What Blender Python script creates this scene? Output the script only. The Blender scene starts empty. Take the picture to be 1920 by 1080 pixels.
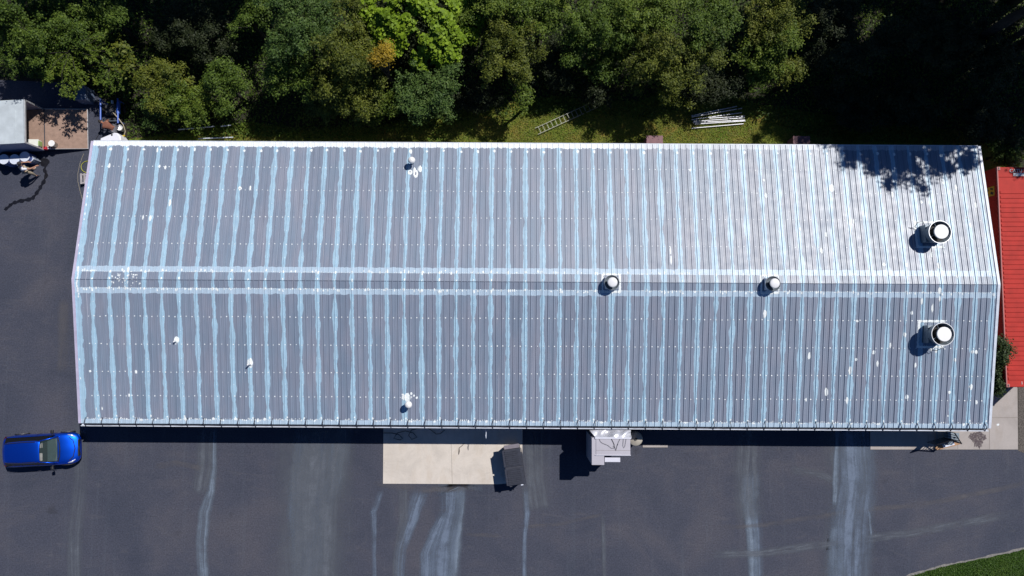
import bpy, bmesh, math, random
import numpy as np
from mathutils import Vector, Matrix
random.seed(7); RNG = np.random.default_rng(11)
R = math.radians
scene = bpy.context.scene
COL = scene.collection

# ------------------------------------------------------------------ camera
FPX, CAMH, PITCH, ROLL = 1321.0, 40.7, 0.0638665, 0.00580
cam_d = bpy.data.cameras.new("Camera"); cam = bpy.data.objects.new("Camera", cam_d); COL.objects.link(cam)
cam_d.sensor_width = 36; cam_d.lens = 36*FPX/1920; cam_d.clip_end = 2000; cam_d.clip_start = 0.5
cam.matrix_world = Matrix.Translation((0,0,CAMH)) @ Matrix.Rotation(PITCH,4,'X') @ Matrix.Rotation(ROLL,4,'Z')
scene.camera = cam
# ------------------------------------------------------------------ sky, sun, exposure
SUN_EL, SUN_AZ = R(53.5), math.atan2(.745,.667)
w = bpy.data.worlds.new("World"); scene.world = w; w.use_nodes = True
wn = w.node_tree; wn.nodes.clear()
sky = wn.nodes.new('ShaderNodeTexSky'); sky.sky_type = 'NISHITA'; sky.sun_disc = False
sky.sun_elevation = SUN_EL; sky.sun_rotation = SUN_AZ; sky.altitude = 300; sky.air_density = 1.0; sky.dust_density = .4; sky.ozone_density = 2.0
bgn = wn.nodes.new('ShaderNodeBackground'); bgn.inputs[1].default_value = 0.05
wo = wn.nodes.new('ShaderNodeOutputWorld')
tint = wn.nodes.new('ShaderNodeMix'); tint.data_type='RGBA'; tint.blend_type='MULTIPLY'; tint.inputs[0].default_value=1; tint.inputs[7].default_value=(.50,.76,1.12,1)
wn.links.new(sky.outputs[0], tint.inputs[6]); wn.links.new(tint.outputs[2], bgn.inputs[0]); wn.links.new(bgn.outputs[0], wo.inputs[0])
sd = bpy.data.lights.new("Sun", 'SUN'); sd.energy = 5.0; sd.angle = R(.53); sd.color = (1,.97,.93)
so = bpy.data.objects.new("Sun", sd); COL.objects.link(so)
sv = Vector((math.sin(SUN_AZ)*math.cos(SUN_EL), math.cos(SUN_AZ)*math.cos(SUN_EL), math.sin(SUN_EL)))
so.rotation_euler = sv.to_track_quat('Z','Y').to_euler(); so.location = (30,30,60)
scene.view_settings.view_transform = 'Standard'; scene.view_settings.look = 'None'
scene.view_settings.exposure = -0.20; scene.view_settings.gamma = 1
scene.render.resolution_x = 1024; scene.render.resolution_y = 576
scene.cycles.max_bounces = 6; scene.cycles.transparent_max_bounces = 8

# ------------------------------------------------------------------ photo pixel -> point of the place at height z (ray meets a level)
_c,_s,_cr,_sr = math.cos(PITCH),math.sin(PITCH),math.cos(ROLL),math.sin(ROLL)
def ray(px,py):
    a=(px-960)/FPX; b=(540-py)/FPX
    r=a*_cr-b*_sr; u=a*_sr+b*_cr
    return r, u*_c+_s, u*_s-_c
def at(px,py,z=0.0):
    x,y,d=ray(px,py); t=(z-CAMH)/d
    return (x*t,y*t)
def at3(px,py,z=0.0): return at(px,py,z)+(z,)

# ------------------------------------------------------------------ helpers
def tag(o,label=None,cat=None,group=None,kind=None):
    if label: o['label']=label
    if cat: o['category']=cat
    if group: o['group']=group
    if kind: o['kind']=kind
    return o
class MB:
    def __init__(s): s.v=[]; s.f=[]; s.m=[]; s.uv=None
    def face(s,idx,m=0): s.f.append(tuple(idx)); s.m.append(m)
    def box(s,c,d,rz=0,m=0,taper=1.0,tilt=None):
        M=Matrix.Rotation(rz,3,'Z')
        if tilt: M=M@Matrix.Rotation(tilt[0],3,'X')@Matrix.Rotation(tilt[1],3,'Y')
        b=len(s.v)
        for sz in (-1,1):
            k=taper if sz>0 else 1
            for sx,sy in ((-1,-1),(1,-1),(1,1),(-1,1)):
                p=M@Vector((sx*d[0]/2*k,sy*d[1]/2*k,sz*d[2]/2)); s.v.append((c[0]+p.x,c[1]+p.y,c[2]+p.z))
        for q in ((3,2,1,0),(4,5,6,7),(0,1,5,4),(1,2,6,5),(2,3,7,6),(3,0,4,7)): s.face([b+i for i in q],m)
        return s
    def bar(s,p,q,r,n=8,m=0,r2=None,caps=True):
        p=Vector(p);q=Vector(q);d=(q-p)
        if d.length<1e-6: return s
        z=d.normalized(); x=z.orthogonal().normalized(); y=z.cross(x); b=len(s.v); r2=r if r2 is None else r2
        for P,rr in ((p,r),(q,r2)):
            for i in range(n):
                a=2*math.pi*i/n; v=P+x*math.cos(a)*rr+y*math.sin(a)*rr; s.v.append(tuple(v))
        for i in range(n): j=(i+1)%n; s.face((b+i,b+j,b+n+j,b+n+i),m)
        if caps: s.face([b+n-1-i for i in range(n)],m); s.face([b+n+i for i in range(n)],m)
        return s
    def tube(s,pts,r,n=8,m=0):
        pts=[Vector(p) for p in pts]; b=len(s.v); up=Vector((0,0,1))
        for i,p in enumerate(pts):
            d=(pts[min(i+1,len(pts)-1)]-pts[max(i-1,0)]).normalized()
            x=d.cross(up); x=x.normalized() if x.length>1e-3 else Vector((1,0,0)); y=x.cross(d)
            rr=r[i] if isinstance(r,(list,tuple)) else r
            for k in range(n):
                a=2*math.pi*k/n; s.v.append(tuple(p+x*math.cos(a)*rr+y*math.sin(a)*rr))
        for i in range(len(pts)-1):
            for k in range(n):
                l=(k+1)%n; s.face((b+i*n+k,b+i*n+l,b+(i+1)*n+l,b+(i+1)*n+k),m)
        s.face([b+n-1-i for i in range(n)],m); s.face([b+(len(pts)-1)*n+i for i in range(n)],m)
        return s
    def lathe(s,c,prof,n=32,m=0):
        b=len(s.v)
        for (r,z) in prof:
            for i in range(n):
                a=2*math.pi*i/n; s.v.append((c[0]+r*math.cos(a),c[1]+r*math.sin(a),c[2]+z))
        for k in range(len(prof)-1):
            for i in range(n):
                j=(i+1)%n; s.face((b+k*n+i,b+k*n+j,b+(k+1)*n+j,b+(k+1)*n+i),m)
        return s
    def poly(s,pts,m=0):
        b=len(s.v); s.v+= [tuple(p) for p in pts]; s.face(range(b,b+len(pts)),m); return s
    def prism(s,pts,z0,z1,m=0):
        b=len(s.v); n=len(pts)
        for z in (z0,z1): s.v+=[(p[0],p[1],z) for p in pts]
        s.face([b+n-1-i for i in range(n)],m); s.face([b+n+i for i in range(n)],m)
        for i in range(n): j=(i+1)%n; s.face((b+i,b+j,b+n+j,b+n+i),m)
        return s
    def build(s,name,mats,parent=None,loc=None,smooth=False,bevel=0,subsurf=0,off=None):
        if not isinstance(mats,(list,tuple)): mats=[mats]
        v=s.v
        if off is not None: v=[(a-off[0],b_-off[1],c-off[2]) for a,b_,c in v]
        me=bpy.data.meshes.new(name); me.from_pydata(v,[],s.f)
        for m in mats: me.materials.append(m)
        me.polygons.foreach_set('material_index',s.m)
        if smooth: me.polygons.foreach_set('use_smooth',[True]*len(s.f))
        if s.uv:
            uvl=me.uv_layers.new(name='UV'); li=0
            for p in me.polygons:
                for l in p.loop_indices: uvl.data[l].uv=s.uv[me.loops[l].vertex_index]
        me.update()
        o=bpy.data.objects.new(name,me); COL.objects.link(o)
        if parent is not None: o.parent=parent
        if loc is not None: o.location=loc
        if bevel:
            md=o.modifiers.new('b','BEVEL'); md.width=bevel; md.segments=2; md.limit_method='ANGLE'
        if subsurf:
            md=o.modifiers.new('s','SUBSURF'); md.levels=subsurf; md.render_levels=subsurf
        return o
def root(name,loc,rz,label,cat,group=None):
    o=bpy.data.objects.new(name,None); COL.objects.link(o); o.location=loc; o.rotation_euler=(0,0,rz); o.empty_display_size=.3
    return tag(o,label,cat,group)
def copy_tree(o,parent=None):
    c=o.copy(); COL.objects.link(c); c.parent=parent
    for ch in list(o.children): copy_tree(ch,c)
    return c

# ------------------------------------------------------------------ material helpers
class NT:
    def __init__(s,name):
        s.mat=bpy.data.materials.new(name); s.mat.use_nodes=True; s.n=s.mat.node_tree.nodes; s.l=s.mat.node_tree.links
        s.b=s.n['Principled BSDF']; s.out=s.n['Material Output']
    def lk(s,a,b): s.l.new(a,b)
    def val(s,sock,v):
        if hasattr(v,'node'): s.l.new(v,sock)
        else: sock.default_value=v
    def math(s,op,a,b=0,c=0,clamp=False):
        n=s.n.new('ShaderNodeMath'); n.operation=op; n.use_clamp=clamp
        s.val(n.inputs[0],a); s.val(n.inputs[1],b); s.val(n.inputs[2],c); return n.outputs[0]
    def pos(s):
        g=s.n.new('ShaderNodeNewGeometry'); x=s.n.new('ShaderNodeSeparateXYZ'); s.l.new(g.outputs['Position'],x.inputs[0]); s.geo=g
        return g.outputs['Position'],x.outputs[0],x.outputs[1],x.outputs[2]
    def comb(s,x,y,z=0):
        n=s.n.new('ShaderNodeCombineXYZ'); s.val(n.inputs[0],x); s.val(n.inputs[1],y); s.val(n.inputs[2],z); return n.outputs[0]
    def noise(s,vec,scale=1,detail=3,rough=.5,dist=0):
        n=s.n.new('ShaderNodeTexNoise'); s.l.new(vec,n.inputs['Vector']); n.inputs['Scale'].default_value=scale
        n.inputs['Detail'].default_value=detail; n.inputs['Roughness'].default_value=rough; n.inputs['Distortion'].default_value=dist
        return n.outputs['Fac']
    def ramp(s,f,stops,interp='LINEAR'):
        n=s.n.new('ShaderNodeValToRGB'); s.val(n.inputs[0],f); e=n.color_ramp.elements; n.color_ramp.interpolation=interp
        while len(e)<len(stops): e.new(.5)
        for i,(p,c) in enumerate(stops): e[i].position=p; e[i].color=(c if len(c)==4 else tuple(c)+(1,))
        return n.outputs[0]
    def mix(s,f,a,b,mode='MIX'):
        n=s.n.new('ShaderNodeMix'); n.data_type='RGBA'; n.blend_type=mode; s.val(n.inputs[0],f)
        s.val(n.inputs[6],a if hasattr(a,'node') else (tuple(a)+(1,))[:4]); s.val(n.inputs[7],b if hasattr(b,'node') else (tuple(b)+(1,))[:4])
        return n.outputs[2]
    def bump(s,h,strength=.3,dist=.02):
        n=s.n.new('ShaderNodeBump'); s.val(n.inputs['Height'],h); n.inputs['Strength'].default_value=strength; n.inputs['Distance'].default_value=dist
        s.l.new(n.outputs[0],s.b.inputs['Normal'])
def mat(name,col,rough=.6,metal=0,spec=.5,var=.15,scale=6,bump=0,coat=0):
    t=NT(name); P,x,y,z=t.pos()
    f=t.noise(P,scale,4,.6)
    lo=[max(0,c*(1-var)) for c in col]; hi=[min(1,c*(1+var)) for c in col]
    t.lk(t.ramp(f,[(.3,lo),(.7,hi)]),t.b.inputs['Base Color'])
    t.b.inputs['Roughness'].default_value=rough; t.b.inputs['Metallic'].default_value=metal; t.b.inputs['Specular IOR Level'].default_value=spec
    if coat: t.b.inputs['Coat Weight'].default_value=coat; t.b.inputs['Coat Roughness'].default_value=.04
    if bump: t.bump(t.noise(P,scale*6,3,.6),bump)
    return t.mat

# ================================================================== GROUND
def asphalt_mat():
    t=NT('asphalt'); P,x,y,z=t.pos()
    big=t.noise(P,.22,5,.62,.6); fine=t.noise(P,13,5,.85); mid=t.noise(P,2.2,5,.7)
    c=t.ramp(big,[(.34,(.041,.047,.070)),(.5,(.055,.059,.083)),(.66,(.077,.075,.093))])
    c=t.mix(t.math('MULTIPLY',mid,.55),c,(.058,.063,.086))
    g=t.ramp(fine,[(.34,(.62,.62,.62)),(.66,(1.45,1.45,1.45))])
    c=t.mix(1.0,c,g,'MULTIPLY')
    # pale scuffs left by tyres and dry dust, long in x
    sc=t.noise(t.comb(t.math('MULTIPLY',x,.5),t.math('MULTIPLY',y,2.6)),1.1,8,.78,1.2)
    m=t.ramp(sc,[(.55,(0,0,0)),(.75,(1,1,1))])
    c=t.mix(t.math('MULTIPLY',m,.38),c,(.125,.118,.125))
    sv2=t.noise(t.comb(t.math('MULTIPLY',x,2.4),t.math('MULTIPLY',y,.12),5),1,6,.7,.4)
    c=t.mix(t.math('MULTIPLY',t.ramp(sv2,[(.55,(0,0,0)),(.75,(1,1,1))]),.22),c,(.11,.13,.16))
    vo=t.n.new('ShaderNodeTexVoronoi'); vo.feature='DISTANCE_TO_EDGE'; vo.inputs['Scale'].default_value=.16
    dn=t.n.new('ShaderNodeVectorMath'); dn.operation='ADD'; nn_=t.n.new('ShaderNodeTexNoise'); nn_.inputs['Scale'].default_value=.6; nn_.inputs['Detail'].default_value=6; t.lk(P,nn_.inputs['Vector']); sc_=t.n.new('ShaderNodeVectorMath'); sc_.operation='SCALE'; sc_.inputs['Scale'].default_value=2.2; t.lk(nn_.outputs['Color'],sc_.inputs[0]); t.lk(P,dn.inputs[0]); t.lk(sc_.outputs[0],dn.inputs[1]); t.lk(dn.outputs[0],vo.inputs['Vector'])
    c=t.mix(t.math('MULTIPLY',t.ramp(vo.outputs['Distance'],[(.0,(1,1,1)),(.004,(0,0,0))]),.13),c,(.16,.15,.155))
    oil=t.noise(P,.55,3,.5,.3); c=t.mix(t.math('MULTIPLY',t.ramp(oil,[(.70,(0,0,0)),(.76,(1,1,1))]),.4),c,(.028,.028,.034))
    sp=t.noise(P,17,2,.5); c=t.mix(t.math('MULTIPLY',t.ramp(sp,[(.74,(0,0,0)),(.78,(1,1,1))]),.5),c,(.20,.19,.19))
    sp=t.noise(P,60,1,.5); c=t.mix(t.ramp(sp,[(.80,(0,0,0)),(.84,(1,1,1))]),c,(.35,.34,.33))
    t.lk(c,t.b.inputs['Base Color']); t.b.inputs['Roughness'].default_value=.85; t.b.inputs['Specular IOR Level'].default_value=.25
    t.bump(fine,.35,.008); return t.mat
def soil_mat():
    t=NT('forest_soil'); P,x,y,z=t.pos()
    a=t.noise(P,.9,6,.7,.5); b=t.noise(P,9,4,.7)
    c=t.mix(t.ramp(a,[(.38,(0,0,0)),(.62,(1,1,1))]),(.022,.018,.012),(.018,.026,.010))
    c=t.mix(t.ramp(b,[(.5,(0,0,0)),(.75,(1,1,1))]),c,(.075,.055,.035))
    t.lk(c,t.b.inputs['Base Color']); t.b.inputs['Roughness'].default_value=.95; t.bump(b,.8,.05); return t.mat
def turf_mat(name,a,b,c3):
    t=NT(name); P,x,y,z=t.pos()
    n1=t.noise(P,.8,5,.65,.4); n2=t.noise(P,14,4,.75)
    c=t.ramp(n1,[(.36,a),(.52,b),(.66,c3)])
    c=t.mix(1.0,c,t.ramp(n2,[(.3,(.45,.45,.45)),(.7,(1.35,1.35,1.35))]),'MULTIPLY')
    t.lk(c,t.b.inputs['Base Color']); t.b.inputs['Roughness'].default_value=.95; t.b.inputs['Specular IOR Level'].default_value=.1
    t.bump(n2,.9,.05); return t.mat
def concrete_mat(name,col,jx=0):
    t=NT(name); P,x,y,z=t.pos()
    a=t.noise(P,.7,6,.7,.7); f=t.noise(P,18,4,.7)
    lo=[c*.86 for c in col]; hi=[min(1,c*1.1) for c in col]
    c=t.ramp(a,[(.32,lo),(.5,col),(.68,hi)])
    c=t.mix(t.math('MULTIPLY',t.ramp(f,[(.45,(0,0,0)),(.8,(1,1,1))]),.25),c,[q*.6 for q in col])
    st=t.noise(t.comb(t.math('MULTIPLY',x,1.6),t.math('MULTIPLY',y,.5)),1,6,.7,.8); c=t.mix(t.math('MULTIPLY',t.ramp(st,[(.50,(0,0,0)),(.68,(1,1,1))]),.35),c,[col[0]*.78,col[1]*.70,col[2]*.60])
    pt=t.noise(P,5,2,.5); c=t.mix(t.ramp(pt,[(.76,(0,0,0)),(.79,(.6,.6,.6))]),c,[q*.35 for q in col])
    t.lk(c,t.b.inputs['Base Color']); t.b.inputs['Roughness'].default_value=.85; t.b.inputs['Specular IOR Level'].default_value=.3
    t.bump(f,.2,.01); return t.mat
M_ASPH=asphalt_mat(); M_SOIL=soil_mat()
M_TURF=turf_mat('dry_turf',(.105,.165,.022),(.165,.185,.030),(.235,.170,.042))
M_LAWN=turf_mat('lawn',(.030,.070,.010),(.045,.095,.013),(.070,.115,.020))
M_PAD=concrete_mat('pale_concrete',(.62,.56,.50)); M_APRON=concrete_mat('grey_concrete',(.40,.36,.34))
def sheet(name,pts,z,m,kind='structure'):
    o=MB().poly([(p[0],p[1],z) for p in pts]).build(name,m); tag(o,kind=kind); return o
sheet('ground',[(-400,-400),(400,-400),(400,400),(-400,400)],0,M_SOIL)
W=[at(*p) for p in ((120,155),(175,172),(215,205),(232,262),(240,330))]
E_=[at(*p) for p in ((1920,850),(1900,843),(1500,843))]
LB=[at(*p) for p in ((2300,960),(2100,992),(2000,1010),(1930,1026),(1870,1040),(1800,1054),(1760,1062),(1700,1080),(1600,1110),(1400,1200))]
lawn_edge=LB
asph=[(-200,at(0,150)[1]),at(0,150)]+W+[at(240,700),at(1640,700)]+[at(1640,842),at(1907,843),at(1925,852),at(1960,870),at(2100,876),at(2300,880)]+LB+[(at(1400,1200)[0]-2,-200),(-200,-200)]
sheet('asphalt_yard',asph,.004,M_ASPH)
lawn=LB+[(at(1400,1200)[0],-200),(200,-200),(200,at(2300,960)[1])]
sheet('lawn',lawn,.006,M_LAWN)
sheet('grass_strip',[at(*p) for p in ((225,300),(228,262),(330,250),(400,236),(470,228),(560,245),(640,238),(700,240),(790,218),(850,190),(900,200),(960,192),(1040,180),(1120,188),(1200,190),(1250,170),(1300,165),(1350,172),(1420,195),(1520,210),(1600,222),(1700,235),(1800,245),(1900,300),(1870,330),(1800,330))],.005,M_TURF)
# concrete pads
def slab(name,px,z1,m):
    pts=[at(*p,z1) for p in px]; o=MB().prism(pts,-.1,z1,m=0).build(name,m,bevel=.008); tag(o,kind='structure'); return o
slab('concrete_pad',[(718,907),(933,908),(979,904),(980,770),(719,770)],.03,M_PAD)
slab('concrete_apron',[(1632,843),(1909,843),(1908,727),(1880,700),(1840,690),(1632,760)],.05,M_APRON)
slab('kerb',[(1205,839),(1252,839),(1252,834),(1205,834)],.04,M_APRON)
# joints / pale edging as thin strips
M_JOINT=mat('joint',(.22,.19,.17),.9); M_PALE=mat('dusty_edge',(.20,.19,.18),.9,var=.4,scale=9)
def strip(name,pts,wd,z,m,jit=0):
    P=[Vector(p[:2]) for p in pts]; b=MB(); L=[]
    for i,p in enumerate(P):
        d=(P[min(i+1,len(P)-1)]-P[max(i-1,0)]).normalized(); n=Vector((-d.y,d.x))
        w_=(wd[i] if isinstance(wd,list) else wd)*.5*(1+random.uniform(-jit,jit))
        L.append((p+n*w_,p-n*w_))
    for i,(a,c) in enumerate(L): b.v+=[(a.x,a.y,z),(c.x,c.y,z)]
    for i in range(len(L)-1): b.face((2*i,2*i+1,2*i+3,2*i+2))
    for q in range(len(b.f)):
        f=b.f[q]; v=[Vector(b.v[i]) for i in f]
        if (v[1]-v[0]).cross(v[2]-v[0]).z<0: b.f[q]=f[::-1]
    b.uv=[(float(i%2),(i//2)/max(1,len(L)-1)) for i in range(len(b.v))]
    o=b.build(name,m); tag(o,kind='structure'); return o
def dense(px,n=6,z=0,jit=0):
    out=[]
    for i in range(len(px)-1):
        for k in range(n):
            t=k/n; out.append(at(px[i][0]*(1-t)+px[i+1][0]*t+random.uniform(-jit,jit),px[i][1]*(1-t)+px[i+1][1]*t+random.uniform(-jit,jit),z))
    out.append(at(*px[-1],z)); return out
strip('lawn_edging',dense([(2000,1010),(1930,1026),(1870,1040),(1800,1054),(1760,1062),(1700,1080)],8,0,1.0),.10,.012,M_PALE,.6)
for px in ([(1855,783),(1909,783)],[(1855,727),(1855,842)],[(1740,815),(1741,842)],[(1795,815),(1796,842)]):
    strip('slab_joint',[at(*p,.05) for p in px],.02,.0545,M_JOINT)
for px in ([(846,832),(848,907)],[(720,868),(722,868)]):
    strip('slab_joint',[at(*p,.03) for p in px],.015,.0345,M_JOINT)

# runoff stains: thin sheets with soft streaky cover
def stain_mat(name,col,dens,uscale):
    t=NT(name); tc=t.n.new('ShaderNodeTexCoord'); sx=t.n.new('ShaderNodeSeparateXYZ'); t.lk(tc.outputs['UV'],sx.inputs[0]); u,v=sx.outputs[0],sx.outputs[1]
    P,x,y,z=t.pos()
    wob=t.math('MULTIPLY',t.math('SUBTRACT',t.noise(t.comb(y,x),.9,5,.65),.5),.55)
    e=t.math('MULTIPLY',t.math('SUBTRACT',t.math('SUBTRACT',1,t.math('ABSOLUTE',t.math('SUBTRACT',t.math('MULTIPLY',u,2),1))),t.math('ABSOLUTE',wob)),1.6,clamp=True)
    ve=t.math('MULTIPLY',t.math('MULTIPLY',v,t.math('SUBTRACT',1,v)),10,clamp=True)
    n=t.noise(t.comb(t.math('MULTIPLY',u,uscale),t.math('MULTIPLY',y,.16),x),1,5,.62,.35)
    n2=t.noise(P,1.1,5,.7)
    k=t.ramp(n,[(.36,(.26,.26,.26)),(.62,(1,1,1))])
    k2=t.ramp(n2,[(.3,(.45,.45,.45)),(.65,(1,1,1))])
    a=t.math('MULTIPLY',t.math('MULTIPLY',t.math('MULTIPLY',e,k),t.math('MULTIPLY',ve,k2)),dens,clamp=True)
    t.lk(a,t.b.inputs['Alpha']); 
    g=t.noise(P,26,2,.7); c=t.mix(1.0,col,t.ramp(g,[(.28,(.8,.8,.8)),(.72,(1.2,1.2,1.2))]),'MULTIPLY'); t.lk(c,t.b.inputs['Base Color'])
    t.b.inputs['Roughness'].default_value=.8; t.b.inputs['Specular IOR Level'].default_value=.3
    return t.mat
M_ST1=stain_mat('runoff_blue',(.135,.170,.235),1.35,9); M_ST2=stain_mat('runoff_grey',(.130,.145,.175),.9,7); M_ST3=stain_mat('dust_line',(.145,.138,.148),.6,1.5); M_ST4=stain_mat('runoff_sharp',(.165,.205,.265),1.5,4)
stains=[([(392,826),(385,880),(376,930)],46,M_ST2),([(404,826),(402,870),(396,920),(384,960),(379,1020),(386,1084)],[8,12,18,28,26,24],M_ST4),
 ([(575,826),(562,900),(556,960),(562,1020),(572,1084)],44,M_ST1),([(640,826),(622,890),(602,950),(592,1010),(588,1084)],[60,62,54,44,40],M_ST4),
 ([(610,826),(592,900),(582,960),(580,1084)],[110,96,80,60],M_ST1),([(585,826),(585,1084)],170,M_ST2),
 ([(860,906),(862,950),(852,1010),(832,1084)],[34,26,36,54],M_ST4),([(850,906),(846,960),(826,1020),(815,1084)],[60,44,70,90],M_ST1),([(835,960),(818,1000),(803,1040),(800,1084)],[14,26,36,34],M_ST1),
 ([(790,912),(770,980),(752,1030),(742,1084)],[40,30,24,20],M_ST1),([(756,906),(757,970),(745,1040),(740,1084)],[26,22,22,18],M_ST2),
 ([(716,918),(700,960),(702,1010),(701,1084)],[14,16,10,10],M_ST1),([(860,908),(862,916)],90,M_ST4),
 ([(985,910),(989,960),(984,1000),(982,1084)],[14,14,10,12],M_ST1),([(700,905),(790,918),(900,914)],16,M_ST3),
 ([(1408,880),(1405,940),(1414,1000),(1420,1084)],[40,40,34,28],M_ST1),([(1420,915),(1404,950),(1410,1000),(1416,1084)],[14,24,26,20],M_ST4),
 ([(1604,838),(1602,900),(1590,960),(1576,1020),(1572,1084)],[76,80,66,54,44],M_ST1),([(1608,838),(1604,900),(1590,940)],[50,44,30],M_ST4),([(1590,838),(1596,920),(1590,1000),(1588,1084)],110,M_ST2),
 ([(1622,925),(1630,970),(1634,1010)],[4,6,5],M_ST4),([(1570,985),(1569,1030),(1571,1084)],[30,40,36],M_ST4),([(1572,840),(1566,900),(1564,950)],[8,14,10],M_ST4),
 ([(1940,902),(1850,922),(1740,944),(1600,958),(1450,982),(1340,990)],12,M_ST3),([(1330,1040),(1420,1038),(1700,1000),(1920,960)],20,M_ST2),
 ([(985,988),(1050,982),(1130,964)],8,M_ST3),([(870,1002),(940,1004)],9,M_ST3),([(150,826),(152,900),(140,1000),(142,1084)],34,M_ST2),
 ([(1404,826),(1400,880),(1402,930),(1408,980)],62,M_ST2),([(1600,826),(1606,900),(1596,980),(1585,1084)],90,M_ST1),([(620,826),(600,920),(588,1084)],120,M_ST2),([(1480,880),(1540,890),(1560,900)],20,M_ST2),([(290,875),(330,868),(380,878)],14,M_ST3),([(1000,826),(1002,900),(1010,960)],60,M_ST2),
 ([(1130,960),(1135,1084)],10,M_ST2),([(120,560),(118,700)],26,M_ST3)]
for i,(px,wd,m) in enumerate(stains):
    px=list(px)
    if px[-1][1]==1084: px[-1]=(px[-1][0],1190)
    if px[0][1] in (826,838,840): px[0]=(px[0][0],770)
    P=dense(px,6,0,.6); n=len(P)
    if isinstance(wd,list):
        ws=[np.interp(k/(n-1),np.linspace(0,1,len(wd)),wd)/32.4 for k in range(n)]
    else: ws=[wd/32.4]*n
    strip('asphalt_stain',P,ws,.0080+.0006*i,m)
M_WET=mat('wet_asphalt',(.010,.010,.014),.35,spec=.5,var=.3,scale=4)
P=dense([(88,306),(84,318),(88,328),(82,342),(76,352),(68,364),(62,372),(50,375),(36,377),(24,382),(16,388),(10,394)],4,0,.7)
strip('water_trail',P,[ (5+2*math.sin(i*1.7)+random.uniform(-1,1.5) )/32.4 for i in range(len(P))],.034,M_WET)
b=MB(); c=at(84,304); b.poly([(c[0]+math.cos(a)*.27*(1+.15*math.sin(3*a+1)+random.uniform(-.07,.07)),c[1]+math.sin(a)*.24*(1+random.uniform(-.08,.08)),.035) for a in np.linspace(0,2*math.pi,30,endpoint=False)])
tag(b.build('puddle',M_WET),kind='structure')

# ================================================================== LONG SHED
X0,X1,Y0,Y1,YR,ZE,ZR=-23.07,25.59,-4.95,10.40,2.70,2.55,3.705
MS=(ZR-ZE)/(Y1-YR); MSS=(ZR-ZE)/(YR-Y0); SP=.9135; SEAM0=X0+.93
def rib(x):
    p=SP/3; d=(x-SEAM0)/p; d=abs(d-round(d))*p
    if d<.013: return .042
    if d<.033: return .042*(.033-d)/.02
    e=abs(d-.1)
    return .007 if e<.006 else (.007*(.014-e)/.008 if e<.014 else 0)
def roofz(x,y): return (ZR-MS*(y-YR) if y>YR else ZR-MSS*(YR-y))
def roofpt(px,py):
    x,y,d=ray(px,py)
    for s_,m in ((1,MS),(-1,MSS)):
        # z=ZR-m*s*(y-YR)
        t=(ZR+m*s_*YR-CAMH)/(d+m*s_*y)
        if (y*t-YR)*s_>=0: return (x*t,y*t)
    return (x*t,y*t)
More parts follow.
